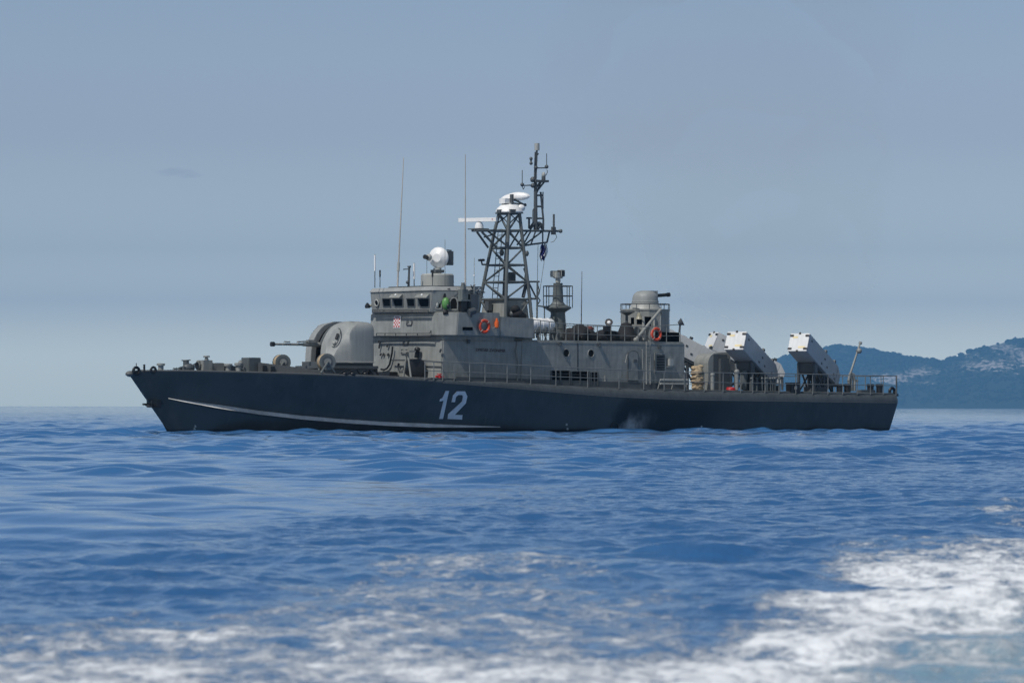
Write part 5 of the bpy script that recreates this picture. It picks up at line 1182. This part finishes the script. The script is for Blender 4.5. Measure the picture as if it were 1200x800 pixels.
def build_hills():
    DH = 14700.0
    rx = np.array([740, 800, 850, 880, 905, 930, 965, 985, 1010, 1040, 1060, 1085, 1103, 1120, 1150, 1180, 1200, 1260, 1340, 1450, 1600, 1800, 2000])
    ry = np.array([478, 462, 447, 432, 422, 413, 407.5, 406, 407.5, 413.5, 415.5, 421, 423, 417, 408, 401.5, 399, 392, 388, 392, 410, 440, 478])
    NU, NV = 420, 70
    px = np.linspace(742, 1998, NU); v = np.linspace(0, 1.5, NV)
    PXg, V = np.meshgrid(px, v, indexing='xy')
    ridge = (478.3+ (PXg-1100)*.002-np.interp(PXg, rx, ry))*DH/F*1.02
    dist = DH-1050+2100*V+ 480*(fbm(PXg*.012, V*2, 7, 3)-.5)*np.clip(1-V, 0, 1)+ 750*sstep(1060, 1130, PXg)*-.5
    gull = fbm(PXg*.022+3, V*1.6, 11, 4); gl2 = fbm(PXg*.08, V*6, 15, 3)
    shape = np.where(V < 1, np.sin(np.clip(V, 0, 1)*math.pi/2)**.85, np.cos((V-1)*math.pi/1.4))
    Zg = np.maximum(ridge, 0)*shape*(1+(gull-.5)*.5*np.clip(V*(1.06-V)*3.2, 0, 1))+(gl2-.5)*15*np.clip(V*4, 0, 1)*np.clip(ridge/60, 0, 1)
    Zg[0] = -1; Zg = np.where(V > 1.4, -2, Zg)
    Xg = (PXg-600)/F*dist
    rock = np.zeros_like(Xg); PYg = 478-Zg*F/dist
    rk = [(1045, 443, 42, 11, .95), (1078, 436, 34, 9, .9), (1085, 449, 22, 5, .75), (1160, 428, 60, 14, .85), (1190, 412, 40, 12, .8), (985, 413, 14, 4, .7), (965, 412, 12, 4, .6), (1010, 432, 25, 7, .35), (1130, 425, 30, 8, .5), (1190, 436, 40, 6, .6), (1168, 452, 20, 12, .45), (1040, 460, 40, 6, .35), (1110, 432, 30, 7, .55), (1175, 407, 34, 8, .85), (1135, 416, 28, 6, .75), (1200, 420, 40, 14, .85), (1300, 420, 80, 20, .6)]
    for (a, b_, sa, sb, k) in rk: rock = np.maximum(rock, k*np.exp(-((PXg-a)/sa)**2-((PYg-b_)/sb)**2))
    co = np.stack([Xg, dist, Zg], -1).reshape(-1, 3).astype(np.float32); idx = np.arange(NU*NV).reshape(NV, NU); q_ = np.stack([idx[:-1, :-1], idx[:-1, 1:], idx[1:, 1:], idx[1:, :-1]], -1).reshape(-1, 4)
    me = bpy.data.meshes.new('hills'); me.from_pydata(co.tolist(), [], q_.tolist()); at_ = me.attributes.new('rock', 'FLOAT', 'POINT'); at_.data.foreach_set('value', rock.ravel().astype(np.float32))
    me.polygons.foreach_set('use_smooth', [True]*len(me.polygons)); me.materials.append(hill_material())
    o = bpy.data.objects.new('hills', me); COL.objects.link(o); set_kind(o, 'structure')
    # scrub and low trees: one far-off wood
    r = np.random.default_rng(8); base = []
    bm = bmesh.new(); bmesh.ops.create_icosphere(bm, subdivisions=1, radius=1); bv = np.array([q.co[:] for q in bm.verts]); bf = np.array([[q.index for q in f.verts] for f in bm.faces]); bm.free()
    N = 14000; fu = r.random(N*2)*(NU-2); fv = r.random(N*2)**.9*(48)
    iu = fu.astype(int); iv = fv.astype(int); keep = (Zg[iv, iu] > 2)&(rock[iv, iu] < .15+.55*r.random(N*2))
    iu, iv, fu, fv = iu[keep][:N], iv[keep][:N], fu[keep][:N], fv[keep][:N]; a = fu-iu; c_ = fv-iv
    def bil(A): return A[iv, iu]*(1-a)*(1-c_)+A[iv, iu+1]*a*(1-c_)+A[iv+1, iu]*(1-a)*c_+A[iv+1, iu+1]*a*c_
    cx_, cy_, cz2 = bil(Xg), bil(dist), bil(Zg); n_ = len(cx_); s_ = 3*r.uniform(.8, 2.5, n_)*(1+.5*(np.abs(fv-46) < 3))
    jit = 1+r.uniform(-.3, .3, (n_, len(bv), 1)); vs = np.stack([cx_, cy_, cz2+s_*.35], -1)[:, None, :]+bv[None]*jit*np.stack([s_*1.25, s_*1.25, s_*.9], -1)[:, None, :]
    fs = bf[None]+(np.arange(n_)*len(bv))[:, None, None]
    vs = vs.reshape(-1, 3).astype(np.float32); fs = fs.reshape(-1, 3)
    me = bpy.data.meshes.new('forest'); me.vertices.add(len(vs)); me.vertices.foreach_set('co', vs.ravel()); me.loops.add(fs.size); me.loops.foreach_set('vertex_index', fs.ravel().astype(np.int32)); me.polygons.add(len(fs)); me.polygons.foreach_set('loop_start', np.arange(0, fs.size, 3, dtype=np.int32)); me.update()
    m, n, b = new_mat('scrub_foliage'); geo = n.nodes.new('ShaderNodeNewGeometry'); ns = n.nodes.new('ShaderNodeTexNoise'); ns.inputs['Scale'].default_value = .02; n.links.new(geo.outputs['Position'], ns.inputs['Vector']); g = n.nodes.new('ShaderNodeMix'); g.data_type = 'RGBA'; n.links.new(ns.outputs[0], g.inputs[0]); g.inputs[6].default_value = (.012, .026, .012, 1); g.inputs[7].default_value = (.028, .044, .02, 1); n.links.new(g.outputs[2], b.inputs['Base Color']); b.inputs['Roughness'].default_value = .9; b.inputs['Specular IOR Level'].default_value = .1
    me.materials.append(m); o = bpy.data.objects.new('forest', me); COL.objects.link(o); set_kind(o, 'stuff'); o['label'] = 'dark scrub and low trees covering the distant hillside'; o['category'] = 'wood'
build_hills()

# ================================================================== AIR
def volume(name, mb, col, dens, kind='stuff'):
    m = bpy.data.materials.new(name); m.use_nodes = True; n = m.node_tree; n.nodes.clear(); out = n.nodes.new('ShaderNodeOutputMaterial'); v = n.nodes.new('ShaderNodeVolumePrincipled'); v.inputs['Color'].default_value = col+(1,); v.inputs['Density'].default_value = dens
    n.links.new(v.outputs[0], out.inputs['Volume']); o = mb.build(name, m, None, smooth=0); set_kind(o, kind); return o, v
hz = MB(); hz.box(-27000, 27000, -900, 18000, -3, 430)
haze, hv_ = volume('haze', hz, (0.22, 0.56, 1.0), 7.8e-5)

sm = MB()
for (px, py, y, rx_, ry_, rz_) in ((905, 330, -14, 5.5, 6, 5.0), (890, 250, -18, 7.5, 8, 6.0), (860, 150, -22, 9, 9, 7.5), (850, 50, -26, 11, 10, 8)):
    lumpy2 = len(sm.v); c_ = P(px, py, y); sm.ball(c_, rx_, ry_, rz_, 24, 16)
    for i in range(lumpy2, len(sm.v)):
        x, y_, z = sm.v[i]; f = 1+.12*math.sin(x*.7+py)*math.cos(z*.8+y_*.5); sm.v[i] = (c_[0]+(x-c_[0])*f, c_[1]+(y_-c_[1])*f, c_[2]+(z-c_[2])*f)
smoke, sv_ = volume('exhaust_haze', sm, (0.42, 0.35, 0.26), 0.0036); smoke.matrix_world = SHIP_M
cl_ = MB(); rc_ = ray(207, 202)*26000+C; cl_.ball((rc_[0], rc_[1], rc_[2]), 120, 60, 26, 28, 16); rc2 = ray(222, 206)*26000+C; cl_.ball((rc2[0], rc2[1], rc2[2]), 75, 60, 16, 24, 14)
for i in range(len(cl_.v)):
    x, y_, z = cl_.v[i]; cl_.v[i] = (x+6*math.sin(z*.1), y_, z+5*math.sin(x*.05)+3*math.sin(x*.11+1))
cloud, cv_ = volume('cloud', cl_, (0.10, 0.22, 0.42), 0.0011)
